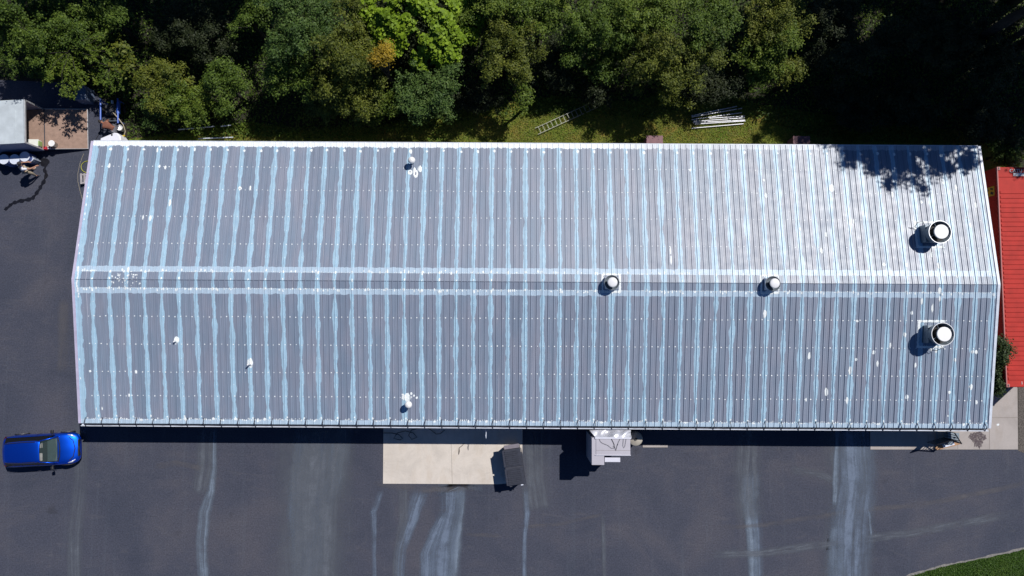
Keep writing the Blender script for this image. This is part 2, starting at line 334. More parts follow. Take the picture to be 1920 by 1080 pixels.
def roof_mat():
    t=NT('coated_ribbed_metal'); P,x,y,z=t.pos()
    M=t.math
    tt=M('DIVIDE',M('SUBTRACT',x,SEAM0),SP); idx=M('ROUND',tt); d=M('MULTIPLY',M('SUBTRACT',tt,idx),SP); sg=M('SIGN',d); da=M('ABSOLUTE',d)
    w1=t.noise(t.comb(M('MULTIPLY',idx,3.71),M('MULTIPLY',y,.9),M('MULTIPLY',sg,5.3)),1,4,.62)
    w2=t.noise(t.comb(M('MULTIPLY',idx,1.37),M('MULTIPLY',y,.5),9.1),1.3,3,.7)
    hw=M('ADD',M('ADD',.112,M('MULTIPLY',M('SUBTRACT',w1,.5),.24)),M('MULTIPLY',M('SUBTRACT',w2,.5),.26))
    seam=M('LESS_THAN',da,hw)
    dy=M('SUBTRACT',y,YR)
    wn_=t.noise(t.comb(M('MULTIPLY',x,2.3),M('SIGN',dy)),1,4,.7); wv=M('MULTIPLY',M('SUBTRACT',wn_,.5),.26)
    ay=M('ABSOLUTE',dy)
    rb=M('MULTIPLY',M('GREATER_THAN',ay,.42),M('LESS_THAN',ay,M('ADD',.72,wv)))
    se=M('LESS_THAN',M('SUBTRACT',y,Y0),M('ADD',.24,M('MULTIPLY',wv,.5)))
    wsc=t.noise(t.comb(M('MULTIPLY',x,5.5),0,3.3),1,3,.75)
    ne=M('LESS_THAN',M('SUBTRACT',Y1,y),M('ADD',.27,M('MULTIPLY',M('SUBTRACT',wsc,.5),.40)))
    we=M('LESS_THAN',M('SUBTRACT',x,X0),M('ADD',.34,M('MULTIPLY',M('SUBTRACT',t.noise(t.comb(4,M('MULTIPLY',y,1.1)),1,4,.6),.5),.25)))
    # bare panel: faded lilac-grey, streaked down the slope
    st=t.noise(t.comb(M('MULTIPLY',x,34),M('MULTIPLY',y,.35)),1,3,.7); lg=t.noise(t.comb(M('MULTIPLY',x,1.1),M('MULTIPLY',y,.30)),1,4,.6)
    base=t.ramp(lg,[(.34,(.185,.240,.325)),(.5,(.205,.245,.327)),(.66,(.232,.255,.330))])
    base=t.mix(1.0,base,t.ramp(st,[(.28,(.78,.78,.79)),(.72,(1.24,1.23,1.21))]),'MULTIPLY')
    pn=t.noise(t.comb(M('MULTIPLY',M('FLOOR',tt),5.77),M('SIGN',dy)),1,1,.5); base=t.mix(1.0,base,t.ramp(pn,[(.3,(.90,.91,.92)),(.7,(1.10,1.09,1.07))]),'MULTIPLY')
    sk=t.noise(t.comb(M('MULTIPLY',x,20),M('MULTIPLY',y,.11),7),1,2,.5)
    base=t.mix(M('MULTIPLY',t.ramp(sk,[(.66,(0,0,0)),(.72,(1,1,1))]),.35),base,(.62,.60,.66))
    blot=t.noise(P,3,4,.6); coat=t.ramp(blot,[(.3,(.320,.485,.620)),(.7,(.39,.565,.69))]); coat=t.mix(1.0,coat,t.ramp(st,[(.25,(.9,.9,.9)),(.75,(1.1,1.1,1.1))]),'MULTIPLY')
    thin=t.noise(t.comb(M('MULTIPLY',x,3),M('MULTIPLY',y,.6),3),1,5,.7); c=t.mix(M('MULTIPLY',seam,t.ramp(thin,[(.28,(.62,.62,.62)),(.5,(1,1,1))])),base,coat); c=t.mix(we,c,coat)
    pale=t.mix(.5,coat,(.56,.64,.75))
    c=t.mix(M('MULTIPLY',rb,.85),c,pale)
    c=t.mix(M('MULTIPLY',se,.9),c,pale)
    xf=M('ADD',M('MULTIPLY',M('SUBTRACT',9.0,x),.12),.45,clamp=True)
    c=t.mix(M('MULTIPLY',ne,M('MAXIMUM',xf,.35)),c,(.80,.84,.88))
    # fine specks and dabs
    sp=t.noise(P,22,1,.5); c=t.mix(M('MULTIPLY',t.ramp(sp,[(.80,(0,0,0)),(.82,(1,1,1))]),.7),c,(.7,.75,.8))
    t.lk(c,t.b.inputs['Base Color'])
    rg=t.noise(P,2.0,4,.6); t.lk(t.ramp(t.math('ADD',M('MULTIPLY',rg,.5),M('MULTIPLY',st,.5)),[(.3,(.40,)*3),(.7,(.58,)*3)]),t.b.inputs['Roughness'])
    t.b.inputs['Specular IOR Level'].default_value=.95
    t.bump(t.noise(t.comb(M('MULTIPLY',x,6),M('MULTIPLY',y,1.2)),1,3,.6),.12,.02)
    return t.mat
M_ROOF=roof_mat(); M_SEAL=mat('white_sealant',(.82,.86,.86),.55,var=.06,scale=20)
M_TRIM=mat('lilac_trim',(.50,.46,.60),.5,var=.12,scale=3); M_WTRIM=mat('white_trim',(.62,.66,.74),.45,var=.15,scale=4)
M_WALL=mat('wall_metal',(.36,.36,.38),.5,var=.1); M_DARK=mat('dark_gap',(.02,.025,.04),.6); M_BLACK=mat('black_strap',(.03,.03,.045),.5)
XC,YC=(X0+X1)/2,YR
shed=root('long_shed',(XC,YC,0),0,'long low shed whose grey ribbed metal roof is striped with pale blue sealant','shed')
OFF=(XC,YC,0)
w_=MB(); i_=.35
for (a,c,d_) in (((XC,Y0+i_+.1,ZE/2),(X1-X0-.7,.2,ZE-.06),0),((XC,Y1-i_-.1,ZE/2),(X1-X0-.7,.2,ZE-.06),0)): w_.box(a,c)
w_.build('side_walls',M_WALL,shed,off=OFF)
for xx in (X0+.3,X1-.3):
    w_=MB(); pts=[(Y0+.45,0),(Y1-.45,0),(Y1-.45,ZE-.03),(YR,ZR-.09),(Y0+.45,ZE-.03)]
    bse=len(w_.v)
    for dx in (-.09,.09): w_.v+=[(xx+dx,p[0],p[1]) for p in pts]
    w_.face((4,3,2,1,0)); w_.face((5,6,7,8,9))
    for i in range(5): j=(i+1)%5; w_.face((i,j,5+j,5+i))
    w_.build('gable_wall',M_WALL,shed,off=OFF)
# sealant daubs (each a small raised blob draped over the ribs)
def daub(b,x,y,rx,ry,z=.006,n=14,m=1,jit=.22,rings=3,rot=0):
    k0=len(b.v); b.v.append((x,y,roofz(x,y)+rib(x)+z))
    ph=random.random()*6; rr=[1+random.uniform(-jit,jit) for _ in range(n)]
    for r in range(1,rings+1):
        f=r/rings
        for i in range(n):
            a=2*math.pi*i/n; k=1+(rr[i]-1)*f
            px=math.cos(a)*rx*f*k; py=math.sin(a)*ry*f*k
            X=x+px*math.cos(rot)-py*math.sin(rot); Y=y+px*math.sin(rot)+py*math.cos(rot)
            b.v.append((X,Y,roofz(X,Y)+rib(X)+z*(1 if r<rings else .3)))
    for i in range(n): b.face((k0,k0+1+i,k0+1+(i+1)%n),m)
    for r in range(rings-1):
        for i in range(n):
            j=(i+1)%n; p=k0+1+r*n; b.face((p+i,p+n+i,p+n+j,p+j),m)
def dot(b,x,y,r,m=1,z=.008):
    k0=len(b.v); zz=roofz(x,y)+rib(x)+z
    for i in range(6):
        a=i*math.pi/3+.3; b.v.append((x+math.cos(a)*r,y+math.sin(a)*r,zz))
    b.face([k0+i for i in range(6)],m)
def slope_mesh(sgn):
    b=MB(); xs=[]
    p=SP/3; k=math.floor((X0-SEAM0)/p)-1
    while SEAM0+k*p<X1+p:
        c=SEAM0+k*p
        for o in (-.114,-.106,-.094,-.086,-.033,-.013,.013,.033,.086,.094,.106,.114):
            if X0+.02<c+o<X1-.02: xs.append(c+o)
        k+=1
    xs=[X0]+xs+[X1]
    ye=Y1 if sgn>0 else Y0; rows=[YR,YR+(ye-YR)*.25,YR+(ye-YR)*.5,YR+(ye-YR)*.75,ye]
    for y in rows:
        for x in xs: b.v.append((x,y,roofz(x,y)+rib(x)))
    n=len(xs)
    for r in range(len(rows)-1):
        for i in range(n-1):
            q=(r*n+i,r*n+i+1,(r+1)*n+i+1,(r+1)*n+i); b.face(q if sgn<0 else q[::-1],0)
    for q in range(len(b.f)):
        f=b.f[q]; v=[Vector(b.v[i]) for i in f]
        if (v[1]-v[0]).cross(v[2]-v[0]).z<0: b.f[q]=f[::-1]
    return b
bn,bs=slope_mesh(1),slope_mesh(-1)
rowsN=[313,356,406,457]; rowsS=[594,646,698,743]
def row_y(py): return roofpt(300,py)[1]
for rows,b in ((rowsN,bn),(rowsS,bs)):
    for py in rows:
        yy=roofpt(960,py+3)[1]; k=-3
        while True:
            x=SEAM0+k*SP/3+.06; k+=1
            if x>X1-.3: break
            if x<X0+.4: continue
            dot(b,x+random.uniform(-.01,.01),yy+random.uniform(-.02,.02),random.uniform(.022,.036))
    mids=[(rows[i]+rows[i+1])/2 for i in range(3)]+([280,482] if b is bn else [566,770])
    for py in mids:
        yy=roofpt(960,py+3)[1]
        for k in range(53):
            x=SEAM0+k*SP+.03
            if x<X1-.2: dot(b,x,yy+random.uniform(-.03,.03),random.uniform(.014,.022))
# sealant along the ridge flashing and the eaves
k=0; x=X0+.4
while x<X1-.3:
    left=(x<-10)
    for b,s_ in ((bn,1),(bs,-1)):
        y=YR+s_*(.44+random.uniform(-.02,.03)); dot(b,x,y,random.uniform(.014,.028))
        if random.random()<.22: daub(b,x,y+s_*random.uniform(0,.1),random.uniform(.03,.055),random.uniform(.04,.09),n=8,rings=2)
    if random.random()<(.9 if left else .75):
        y=Y0+.20+random.uniform(0,.1); daub(bs,x,y,random.uniform(.016,.034),random.uniform(.02,.06),n=7,rings=1)
    x+=random.uniform(.085,.13)
for k in range(54):
    x=SEAM0+k*SP
    if x>X1-.2: break
    for b,s_ in ((bn,1),(bs,-1)):
        if random.random()<.85: daub(b,x+random.uniform(-.04,.04),YR+s_*(.46+random.uniform(-.05,.08)),random.uniform(.04,.08),random.uniform(.06,.12),n=9,rings=2,jit=.35)
    if x<16 and random.random()<.7: daub(bn,x+random.uniform(-.02,.05),YR+random.uniform(.03,.1),random.uniform(.02,.05),random.uniform(.05,.1),n=8,rings=2,jit=.4)
    daub(bn,x+.1+random.uniform(-.03,.03),Y1-.47+random.uniform(-.04,.03),random.uniform(.05,.08),random.uniform(.06,.11),n=9,rings=2)
    daub(bs,x+.08+random.uniform(-.03,.03),Y0+.36+random.uniform(-.04,.05),random.uniform(.03,.05),random.uniform(.04,.08),n=8,rings=2)
    if random.random()<.5: daub(bs,x+random.uniform(.1,.7),Y0+.2,random.uniform(.05,.10),random.uniform(.04,.08),n=9,rings=2,jit=.35)
# splashes at the west end of the ridge
for i in range(46):
    x=random.uniform(-20.9,-19.6)+random.uniform(-.4,.4); y=YR+random.choice((1,1,-1))*abs(random.gauss(.12,.18)); b=bn if y>YR else bs
    daub(b,x,y,random.uniform(.015,.06),random.uniform(.012,.05),n=8,rings=1,jit=.4)
for y_ in np.linspace(YR-.9,YR+.6,12): daub(bn if y_>YR else bs,X0+.13+random.uniform(0,.08),y_,random.uniform(.03,.06),random.uniform(.06,.12),n=9,rings=2)
for i in range(9):
    y_=random.uniform(Y0+.5,Y1-.5); daub(bn if y_>YR else bs,X0+.1,y_,.03,random.uniform(.04,.1),n=8,rings=2)
big=[(205,311,2.2,5),(295,281,2,5),(310,314,2,4),(319,380,2,6),(318,381,2,6),(282,409,2.5,7),(299,312,2,3),(240,300,1,3),(268,408,1.5,5),(229,322,1.5,4),(450,353,3.5,4),(469,353,2,5),(147,460,2,4),
 (1559,353,5,8),(1436,367,3,6),(1549,440,3,5),(1432,338,2,3),(1294,319,2.5,3),(1257,470,1.8,8),(1258,488,2,9),(1656,342,3.5,5),(1768,341,2.5,6),(1673,365,2.2,6),(1727,379,3.5,3),(1792,352,2.5,7),(1724,362,1.8,4),(1829,385,3,6),(1652,399,1.5,3),
 (1813,408,2,3),(1819,422,2,5),(1769,472,2,5),(1760,498,3.5,7),(1782,446,2,3),(1747,478,3,6),(1699,497,2,5),(1657,496,3,4),(1540,470,3,6),(1500,430,2,4),(1600,415,1.6,5),(1762,545,3,6),(1762,560,2,5),(1748,578,2,8),(1728,565,2,6),
 (1434,588,3.2,8),(1517,667,2.5,7),(1549,735,3.5,8),(1511,750,1.6,4),(1594,695,3.2,9),(1588,751,2.2,7),(1605,674,2.5,3),(1638,661,2.8,4),(1645,682,2,6),(1669,648,1.8,5),(1607,602,2.5,2.5),(1709,587,3,4),(1696,628,3.2,5),(1716,685,2,5),
 (1790,675,2.6,4.5),(1820,726,3.4,6),(1780,736,2.5,3.5),(1700,744,3.2,4.5),(1755,658,2,4),(1745,656,2.5,3),(1823,660,3,4),(1830,660,3,4),(1831,755,2,4),(1777,780,1.5,2),
 (255,697,2.5,3.5),(169,696,2.2,2.2),(242,741,1.8,3.5),(192,766,1.8,3.5),(181,767,1.2,3),(347,785,2.5,3),(400,785,2.5,3),(442,786,2.5,2.5),(496,786,2.5,3),(331,637,5,7),(469,680,5.5,9),
 (777,320,3,7),(787,317,4,7),(770,284,2.5,5),(764,746,7,8),(757,745,4,6),(765,738,1.5,1.5),(771,738,2,2.5),(776,742,2,2.2),(781,746,2.2,2.2),(755,740,2,2)]
for (px,py,rx,ry) in big:
    x,y=roofpt(px,py); daub(bn if y>YR else bs,x,y,rx/35.5,ry/35.5,z=.012,jit=.18,n=14,rings=4)
for (px,py,rx,ry) in ((769,323,4.6,5),(779.5,326,4.8,8)):
    x,y=roofpt(px,py); daub(bn,x,y,rx/35.5,ry/35.5,z=.014,jit=.08,n=14,rings=4)
for (px,py,rx,ry) in ((769,322,1.6,2.2),(779.5,325.5,1.6,4.8),(450,353.5,1.2,1.2)):
    x,y=roofpt(px,py); daub(bn,x,y,rx/35.5,ry/35.5,z=.024,jit=.1,n=10,rings=2,m=2)
# square sealant rings around the fan curbs
FANS=[(1746,626.5,.88),(1741,440,.88)]
for cx_,cy_,_ in FANS:
    x,y=roofpt(cx_,cy_); h=.68
    for i in range(60):
        s_=i//15; f=(i%15)/15*2-1
        X,Y=((x+f*h,y+h),(x+h,y-f*h),(x-f*h,y-h),(x-h,y+f*h))[s_]
        daub(bn if y>YR else bs,X,Y,.07,.07,z=.012+.001*(i%2),n=8,rings=2,jit=.25)
for px,py in ((1150,528),(1448,530)):
    x,y=roofpt(px-4,py+3)
    for i in range(44):
        s_=i//11; f=(i%11)/11*2-1; h=.46
        X,Y=((x+f*h,y+h),(x+h,y-f*h),(x-f*h,y-h),(x-h,y+f*h))[s_]
        daub(bn if Y>YR else bs,X,Y,.06,.06,z=.012,n=8,rings=2,jit=.35)
M_PANEL=mat('bare_panel',(.20,.21,.27),.6)
sn=bn.build('north_roof_slope',[M_ROOF,M_SEAL,M_PANEL],shed,off=OFF)
ss=bs.build('south_roof_slope',[M_ROOF,M_SEAL,M_PANEL],shed,off=OFF)
sn['label']='sunlit northern slope, glaring white towards its right end'; ss['label']='darker grey southern slope'
# rake trim on both gable ends
for nm,xx,m in (('rake_trim',X0-.03,M_TRIM),('rake_trim',X1+.03,M_WTRIM)):
    w_=MB()
    for (ya,yb) in ((YR,Y1),(Y0,YR)):
        k0=len(w_.v); wd=.07
        for y in (ya,yb):
            z=roofz(XC,y) if y!=YR else ZR
            w_.v+=[(xx-wd,y,z-.16),(xx-wd,y,z+.045),(xx+wd,y,z+.045),(xx+wd,y,z-.16)]
        for i in range(4): j=(i+1)%4; w_.face((k0+i,k0+4+i,k0+4+j,k0+j))
        w_.face((k0,k0+1,k0+2,k0+3)); w_.face((k0+7,k0+6,k0+5,k0+4))
    w_.build(nm,m,shed,off=OFF)
# ridge cap joint line and gutter
w_=MB(); w_.box((XC,YR,ZR+.038),(X1-X0-.2,.012,.006)); w_.build('ridge_joint',mat('ridge_line',(.07,.085,.13),.6),shed,off=OFF)
g_=MB(); L=X1-X0
g_.box((XC,Y0-.135,ZE-.06),(L,.05,.10)); g_.box((XC,Y0-.06,ZE-.115),(L,.11,.012)); g_.build('gutter',M_WTRIM,shed,off=OFF)
g_=MB(); g_.box((XC,Y0-.07,ZE-.10),(L-.3,.07,.012)); g_.build('gutter_shade_strip',M_DARK,shed,off=OFF)  # dark strip painting the shade inside the gutter trough
g_=MB(); g_.box((XC,Y1+.03,ZE-.07),(L,.05,.10)); g_.build('rear_fascia',M_WTRIM,shed,off=OFF)
proto=None
for k in range(54):
    x=X0+.28+k*(X1-X0-.5)/53
    if proto is None:
        q=MB(); q.bar((0,-.15,ZE-.01),(0,.06,ZE+.18),.022,6); q.bar((0,.06,ZE+.18),(0,.32,ZE+.05),.020,6)
        proto=q.build('gutter_bracket',M_BLACK,shed); o=proto
    else:
        o=proto.copy(); COL.objects.link(o)
    o.location=(x-XC,Y0-YC,0); o.rotation_euler=(0,0,random.uniform(-.10,.10))
g_=MB(); g_.tube([(x,Y0-.09+random.uniform(-.012,.012),ZE+.0+random.uniform(-.01,.01)) for x in np.linspace(X0+.25,X1-.3,140)],.014,6); g_.build('gutter_black_line',M_BLACK,shed,off=OFF)  # thin wavering black line along the gutter

# ------------------------------------------------------------------ roof fans, vents and pipes
M_ALU=mat('spun_aluminium',(.78,.78,.80),.38,metal=.6,var=.05,scale=8); M_GALV=mat('galvanised',(.22,.26,.30),.5,metal=.4,var=.15,scale=8)
M_WHITEMET=mat('white_lid',(.86,.85,.84),.4,var=.04,scale=4); M_INSIDE=mat('fan_throat',(.018,.017,.018),.7); M_GREYDISC=mat('cap_grey',(.75,.75,.77),.45,var=.05)
def big_fan(px,py,label):
    x,y=roofpt(px,py); z=roofz(x,y)
    t=root('exhaust_fan',(x,y,z),0,label,'roof fan','large upblast exhaust fans on the roof')
    MB().box((0,0,.17),(.92,.92,.54)).build('curb',M_GALV,t,bevel=.01)
    MB().lathe((0,0,0),[(.44,.44),(.50,.47),(.52,.60),(.565,.86),(.585,.88),(.585,.90),(.565,.90),(.50,.62),(.40,.50)],40).build('windband',M_GALV,t,smooth=True)
    MB().lathe((0,0,0),[(.570,.886),(.594,.886),(.594,.905),(.570,.905),(.570,.886)],48).build('rim',M_ALU,t,smooth=False)
    q=MB(); q.lathe((0,0,0),[(.55,.80),(.50,.60),(.36,.54),(.001,.54)],40)
    q.build('throat',M_INSIDE,t)
    for k in range(4):
        a=k*math.pi/2+.5; MB().bar((.30*math.cos(a),.30*math.sin(a),.80),(.58*math.cos(a),.58*math.sin(a),.86),.018,6).build('stay',M_GALV,t)
    MB().lathe((0,0,0),[(.30,.55),(.30,.95)],32).build('motor_housing',M_INSIDE,t,smooth=True)
    MB().lathe((0,0,0),[(.34,.93),(.372,.95),(.372,1.0),(.362,1.008),(.20,1.012),(.001,1.015)],40).build('cap',M_WHITEMET,t)
    q=MB(); q.tube([(-.40,.40,.3),(-.55,.62,.42),(-.78,.60,.36),(-.80,.42,.12),(-.66,.34,.05)] if py<500 else [(.20,-.46,.3),(.32,-.72,.36),(.12,-.86,.2),(-.05,-.86,.06)],.016,6); q.build('conduit',M_BLACK,t)
    t.scale=(1.0,1.0,1.14); return t
big_fan(1741,440,'large barrel shaped roof fan with white cap, on the bright slope above the ridge')
big_fan(1746,626.5,'large barrel shaped roof fan with white cap, on the grey slope below the ridge')
def ridge_vent(px,py,label):
    x,y=roofpt(px,py); z=roofz(x,y)
    t=root('ridge_vent',(x,y,z),0,label,'roof vent','spun metal vents on the ridge')
    MB().box((0,0,.06),(.62,.62,.42)).build('curb',M_WTRIM,t,bevel=.01)
    MB().lathe((0,0,0),[(.24,.27),(.36,.32),(.40,.40),(.405,.44),(.385,.45)],40).build('bowl',M_ALU,t,smooth=True)
    MB().lathe((0,0,0),[(.385,.449),(.31,.36),(.25,.30),(.001,.29)],40).build('bowl_inner_shade',M_GALV,t,smooth=True)  # inside of the bowl coloured darker than its outside, as painted recess shade
    MB().lathe((0,0,0),[(.19,.29),(.19,.68)],32).build('neck',M_INSIDE,t,smooth=True)  # neck near black, shade under the cap put into its colour
    MB().lathe((0,0,0),[(.245,.66),(.26,.68),(.255,.71),(.20,.73),(.08,.74),(.001,.742)],36).build('cap',M_GREYDISC,t,smooth=True)
ridge_vent(1145,531,'spun aluminium vent on the ridge near the middle of the roof'); ridge_vent(1443.5,533,'spun aluminium vent on the ridge further towards the big fans')
def ball_pipe(px,py,label):
    x,y=roofpt(px,py); z=roofz(x,y)
    t=root('vent_pipe',(x,y,z),0,label,'vent pipe','dome topped vent pipes')
    MB().bar((0,0,-.05),(0,0,.55),.07,16).build('pipe',M_GALV,t,smooth=True)
    MB().lathe((0,0,0),[(.10,.42),(.18,.46),(.195,.54),(.17,.63),(.10,.69),(.001,.71)],28).build('dome_cap',M_WHITEMET,t,smooth=True)
ball_pipe(774.5,305,'dome capped vent pipe beside white sealant patches near the rear eave'); ball_pipe(768.5,757,'dome capped vent pipe near the gutter, front edge of the roof')
for i,(px,py,h,lb) in enumerate(((330.5,640,.26,'short pipe stub in a small white sealant patch, nearer the ridge'),(470,683,.42,'taller thin pipe stub in a white sealant patch, nearer the gutter'))):
    x,y=roofpt(px,py); z=roofz(x,y); t=root('pipe_stub',(x,y,z),0,lb,'pipe stub','small roof pipes')
    MB().bar((0,0,-.03),(0,0,h),.04,12).build('pipe',M_WHITEMET,t); MB().lathe((0,0,0),[(.11,.0),(.09,.04),(.045,.08),(.045,.1)],16).build('boot',M_SEAL,t,smooth=True)

#__PART2__
# ================================================================== FOREST
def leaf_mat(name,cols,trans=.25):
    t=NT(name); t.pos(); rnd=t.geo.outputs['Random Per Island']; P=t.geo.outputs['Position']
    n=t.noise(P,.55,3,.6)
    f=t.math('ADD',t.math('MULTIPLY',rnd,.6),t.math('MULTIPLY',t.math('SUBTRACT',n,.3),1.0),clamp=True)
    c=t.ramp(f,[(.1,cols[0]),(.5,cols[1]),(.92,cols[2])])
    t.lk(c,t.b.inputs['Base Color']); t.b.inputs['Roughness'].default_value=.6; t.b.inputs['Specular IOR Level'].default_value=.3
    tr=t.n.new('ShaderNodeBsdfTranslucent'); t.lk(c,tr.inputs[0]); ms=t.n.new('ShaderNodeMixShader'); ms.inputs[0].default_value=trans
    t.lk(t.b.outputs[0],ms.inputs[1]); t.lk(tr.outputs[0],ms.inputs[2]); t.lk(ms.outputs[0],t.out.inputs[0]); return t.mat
LEAF={'green':leaf_mat('leaf_green',[(.026,.052,.008),(.070,.120,.013),(.145,.205,.026)]),
 'olive':leaf_mat('leaf_olive',[(.036,.054,.007),(.098,.122,.013),(.190,.205,.026)]),
 'blue':leaf_mat('leaf_bluegreen',[(.024,.054,.012),(.062,.116,.022),(.135,.200,.045)]),
 'lime':leaf_mat('leaf_lime',[(.090,.150,.008),(.190,.300,.014),(.300,.420,.026)],.3),
 'light':leaf_mat('leaf_light',[(.042,.080,.009),(.105,.160,.016),(.190,.240,.030)]),
 'orange':leaf_mat('leaf_orange',[(.16,.12,.012),(.34,.23,.015),(.48,.33,.03)]),
 'yellow':leaf_mat('leaf_yellow',[(.05,.075,.010),(.115,.140,.016),(.19,.20,.026)]),
 'dark':leaf_mat('leaf_shaded',[(.014,.022,.008),(.026,.038,.012),(.050,.060,.020)]),  # foliage for shaded spots, the shade put into the leaf colour
 'needle':leaf_mat('leaf_needle',[(.014,.030,.008),(.030,.052,.012),(.060,.085,.020)],.1)}
M_BARK=mat('bark',(.030,.025,.020),.9,var=.4,scale=5,bump=.6)
def leaves_mesh(name,P,N,size,m,aspect=.62,jit=.35):
    n=len(P); N=N/np.linalg.norm(N,axis=1,keepdims=True)
    a=RNG.normal(size=(n,3)); t=np.cross(N,a); t/=np.linalg.norm(t,axis=1,keepdims=True); b=np.cross(N,t)
    s=(size*(1+RNG.uniform(-jit,jit,size=n)))[:,None]*.5
    V=np.empty((n,4,3)); V[:,0]=P-t*s; V[:,1]=P+b*s*aspect+N*s*.12; V[:,2]=P+t*s; V[:,3]=P-b*s*aspect+N*s*.12
    me=bpy.data.meshes.new(name); me.vertices.add(4*n); me.vertices.foreach_set('co',V.reshape(-1))
    me.loops.add(4*n); me.loops.foreach_set('vertex_index',np.arange(4*n,dtype=np.int32))
    me.polygons.add(n); me.polygons.foreach_set('loop_start',np.arange(0,4*n,4,dtype=np.int32)); me.polygons.foreach_set('loop_total',np.full(n,4,dtype=np.int32))
    me.materials.append(m); me.update(calc_edges=True); me.validate()
    return me
def crown_pts(rad,nb,br,npb,low=-.35):
    # twig clusters over an uneven crown: cluster centres on bumpy limbs, leaves on the outer side of each cluster
    C=[]; nl=int(RNG.integers(8,14)); D=RNG.normal(size=(nl,3)); D[:,2]=np.abs(D[:,2])*.7; D/=np.linalg.norm(D,axis=1,keepdims=True); Ln=RNG.uniform(.62,1.12,size=nl)
    while len(C)<nb:
        k=int(RNG.integers(nl)); f=RNG.uniform(.2,1)**.6
        p=D[k]*Ln[k]*f+RNG.normal(size=3)*(.10+.13*f)
        if p[2]<low or np.linalg.norm(p)>1.18: continue
        C.append(p*np.array(rad))
    C=np.array(C); out=[];nor=[]
    for c in C:
        b=br*RNG.uniform(.45,1.5); k=int(npb*(b/br)**2)
        d=RNG.normal(size=(k,3)); d/=np.linalg.norm(d,axis=1,keepdims=True); d[:,2]=np.where(RNG.random(k)<.6,np.abs(d[:,2]),d[:,2])
        p=c+d*b*np.abs(RNG.normal(.78,.36,size=(k,1)))*np.array([1,1,.75]); out.append(p)
        nor.append(d*.7+np.array([0,0,.8])+RNG.normal(size=(k,3))*.45)
    return np.concatenate(out),np.concatenate(nor),C
def tree(name,x,y,ztop,rx,ry,rz,kind,label,cat='tree',group=None,dens=1.25,leaf=.105,br=.26,trunk=True,lean=(0,0)):
    t=root(name,(x,y,0),0,label,cat,group)
    zc=max(ztop-rz,.3*ztop)
    nb=int(max(12,(rx*ry)*36*dens)); P,N,C=crown_pts((rx,ry,rz),nb,br,int(118*(br/.38)**2*(.15/leaf)**1.5))
    P=P+np.array([lean[0],lean[1],zc]); keep=P[:,2]>.08; P=P[keep];N=N[keep]
    me=leaves_mesh('crown',P,N,leaf,LEAF[kind]); o=bpy.data.objects.new('crown',me); COL.objects.link(o); o.parent=t
    b=MB(); h=zc+rz*.3; r0=.03+.022*ztop
    b.tube([(0,0,-.05),(lean[0]*.2+.03,lean[1]*.2,h*.35),(lean[0]*.6,lean[1]*.6+.04,h*.7),(lean[0],lean[1],h)],[r0*1.25,r0,r0*.75,r0*.35],7)
    for c in C[::max(1,len(C)//14)]:
        st=Vector((lean[0]*.6,lean[1]*.6,h*RNG.uniform(.45,.85))); en=Vector((c[0]+lean[0],c[1]+lean[1],c[2]+zc)); mid=(st+en)/2+Vector((0,0,-.1))
        b.tube([st,mid,en],[r0*.4,r0*.25,r0*.1],5)
    b.build('trunk',M_BARK,t,smooth=True)
    return t
def tpx(px,py,ztop): return at(px,py,ztop*.72)
FT='trees along the north side of the shed'
def T(name,px,py,rpx,rpy,ztop,kind,label,**k):
    x,y=tpx(px,py,ztop); rx,ry=rpx/34.5,rpy/34.5
    return tree(name,x,y,ztop,rx,ry,min(ztop*.48,max(.5,(rx+ry)*.5)),kind,label,group=k.pop('group',FT),**k)
T('leafy_tree',555,55,88,74,6.4,'blue','large blue green leafy tree at the top edge, left of the olive tree')
T('leafy_tree',655,100,72,88,6.2,'olive','broad olive tree at the top edge just left of the bright lime vine')
T('leafy_tree',548,150,58,50,5.0,'green','mid green tree below the large blue green tree')
T('leafy_tree',640,172,66,58,4.8,'olive','olive tree below the broad olive tree and left of the orange sapling')
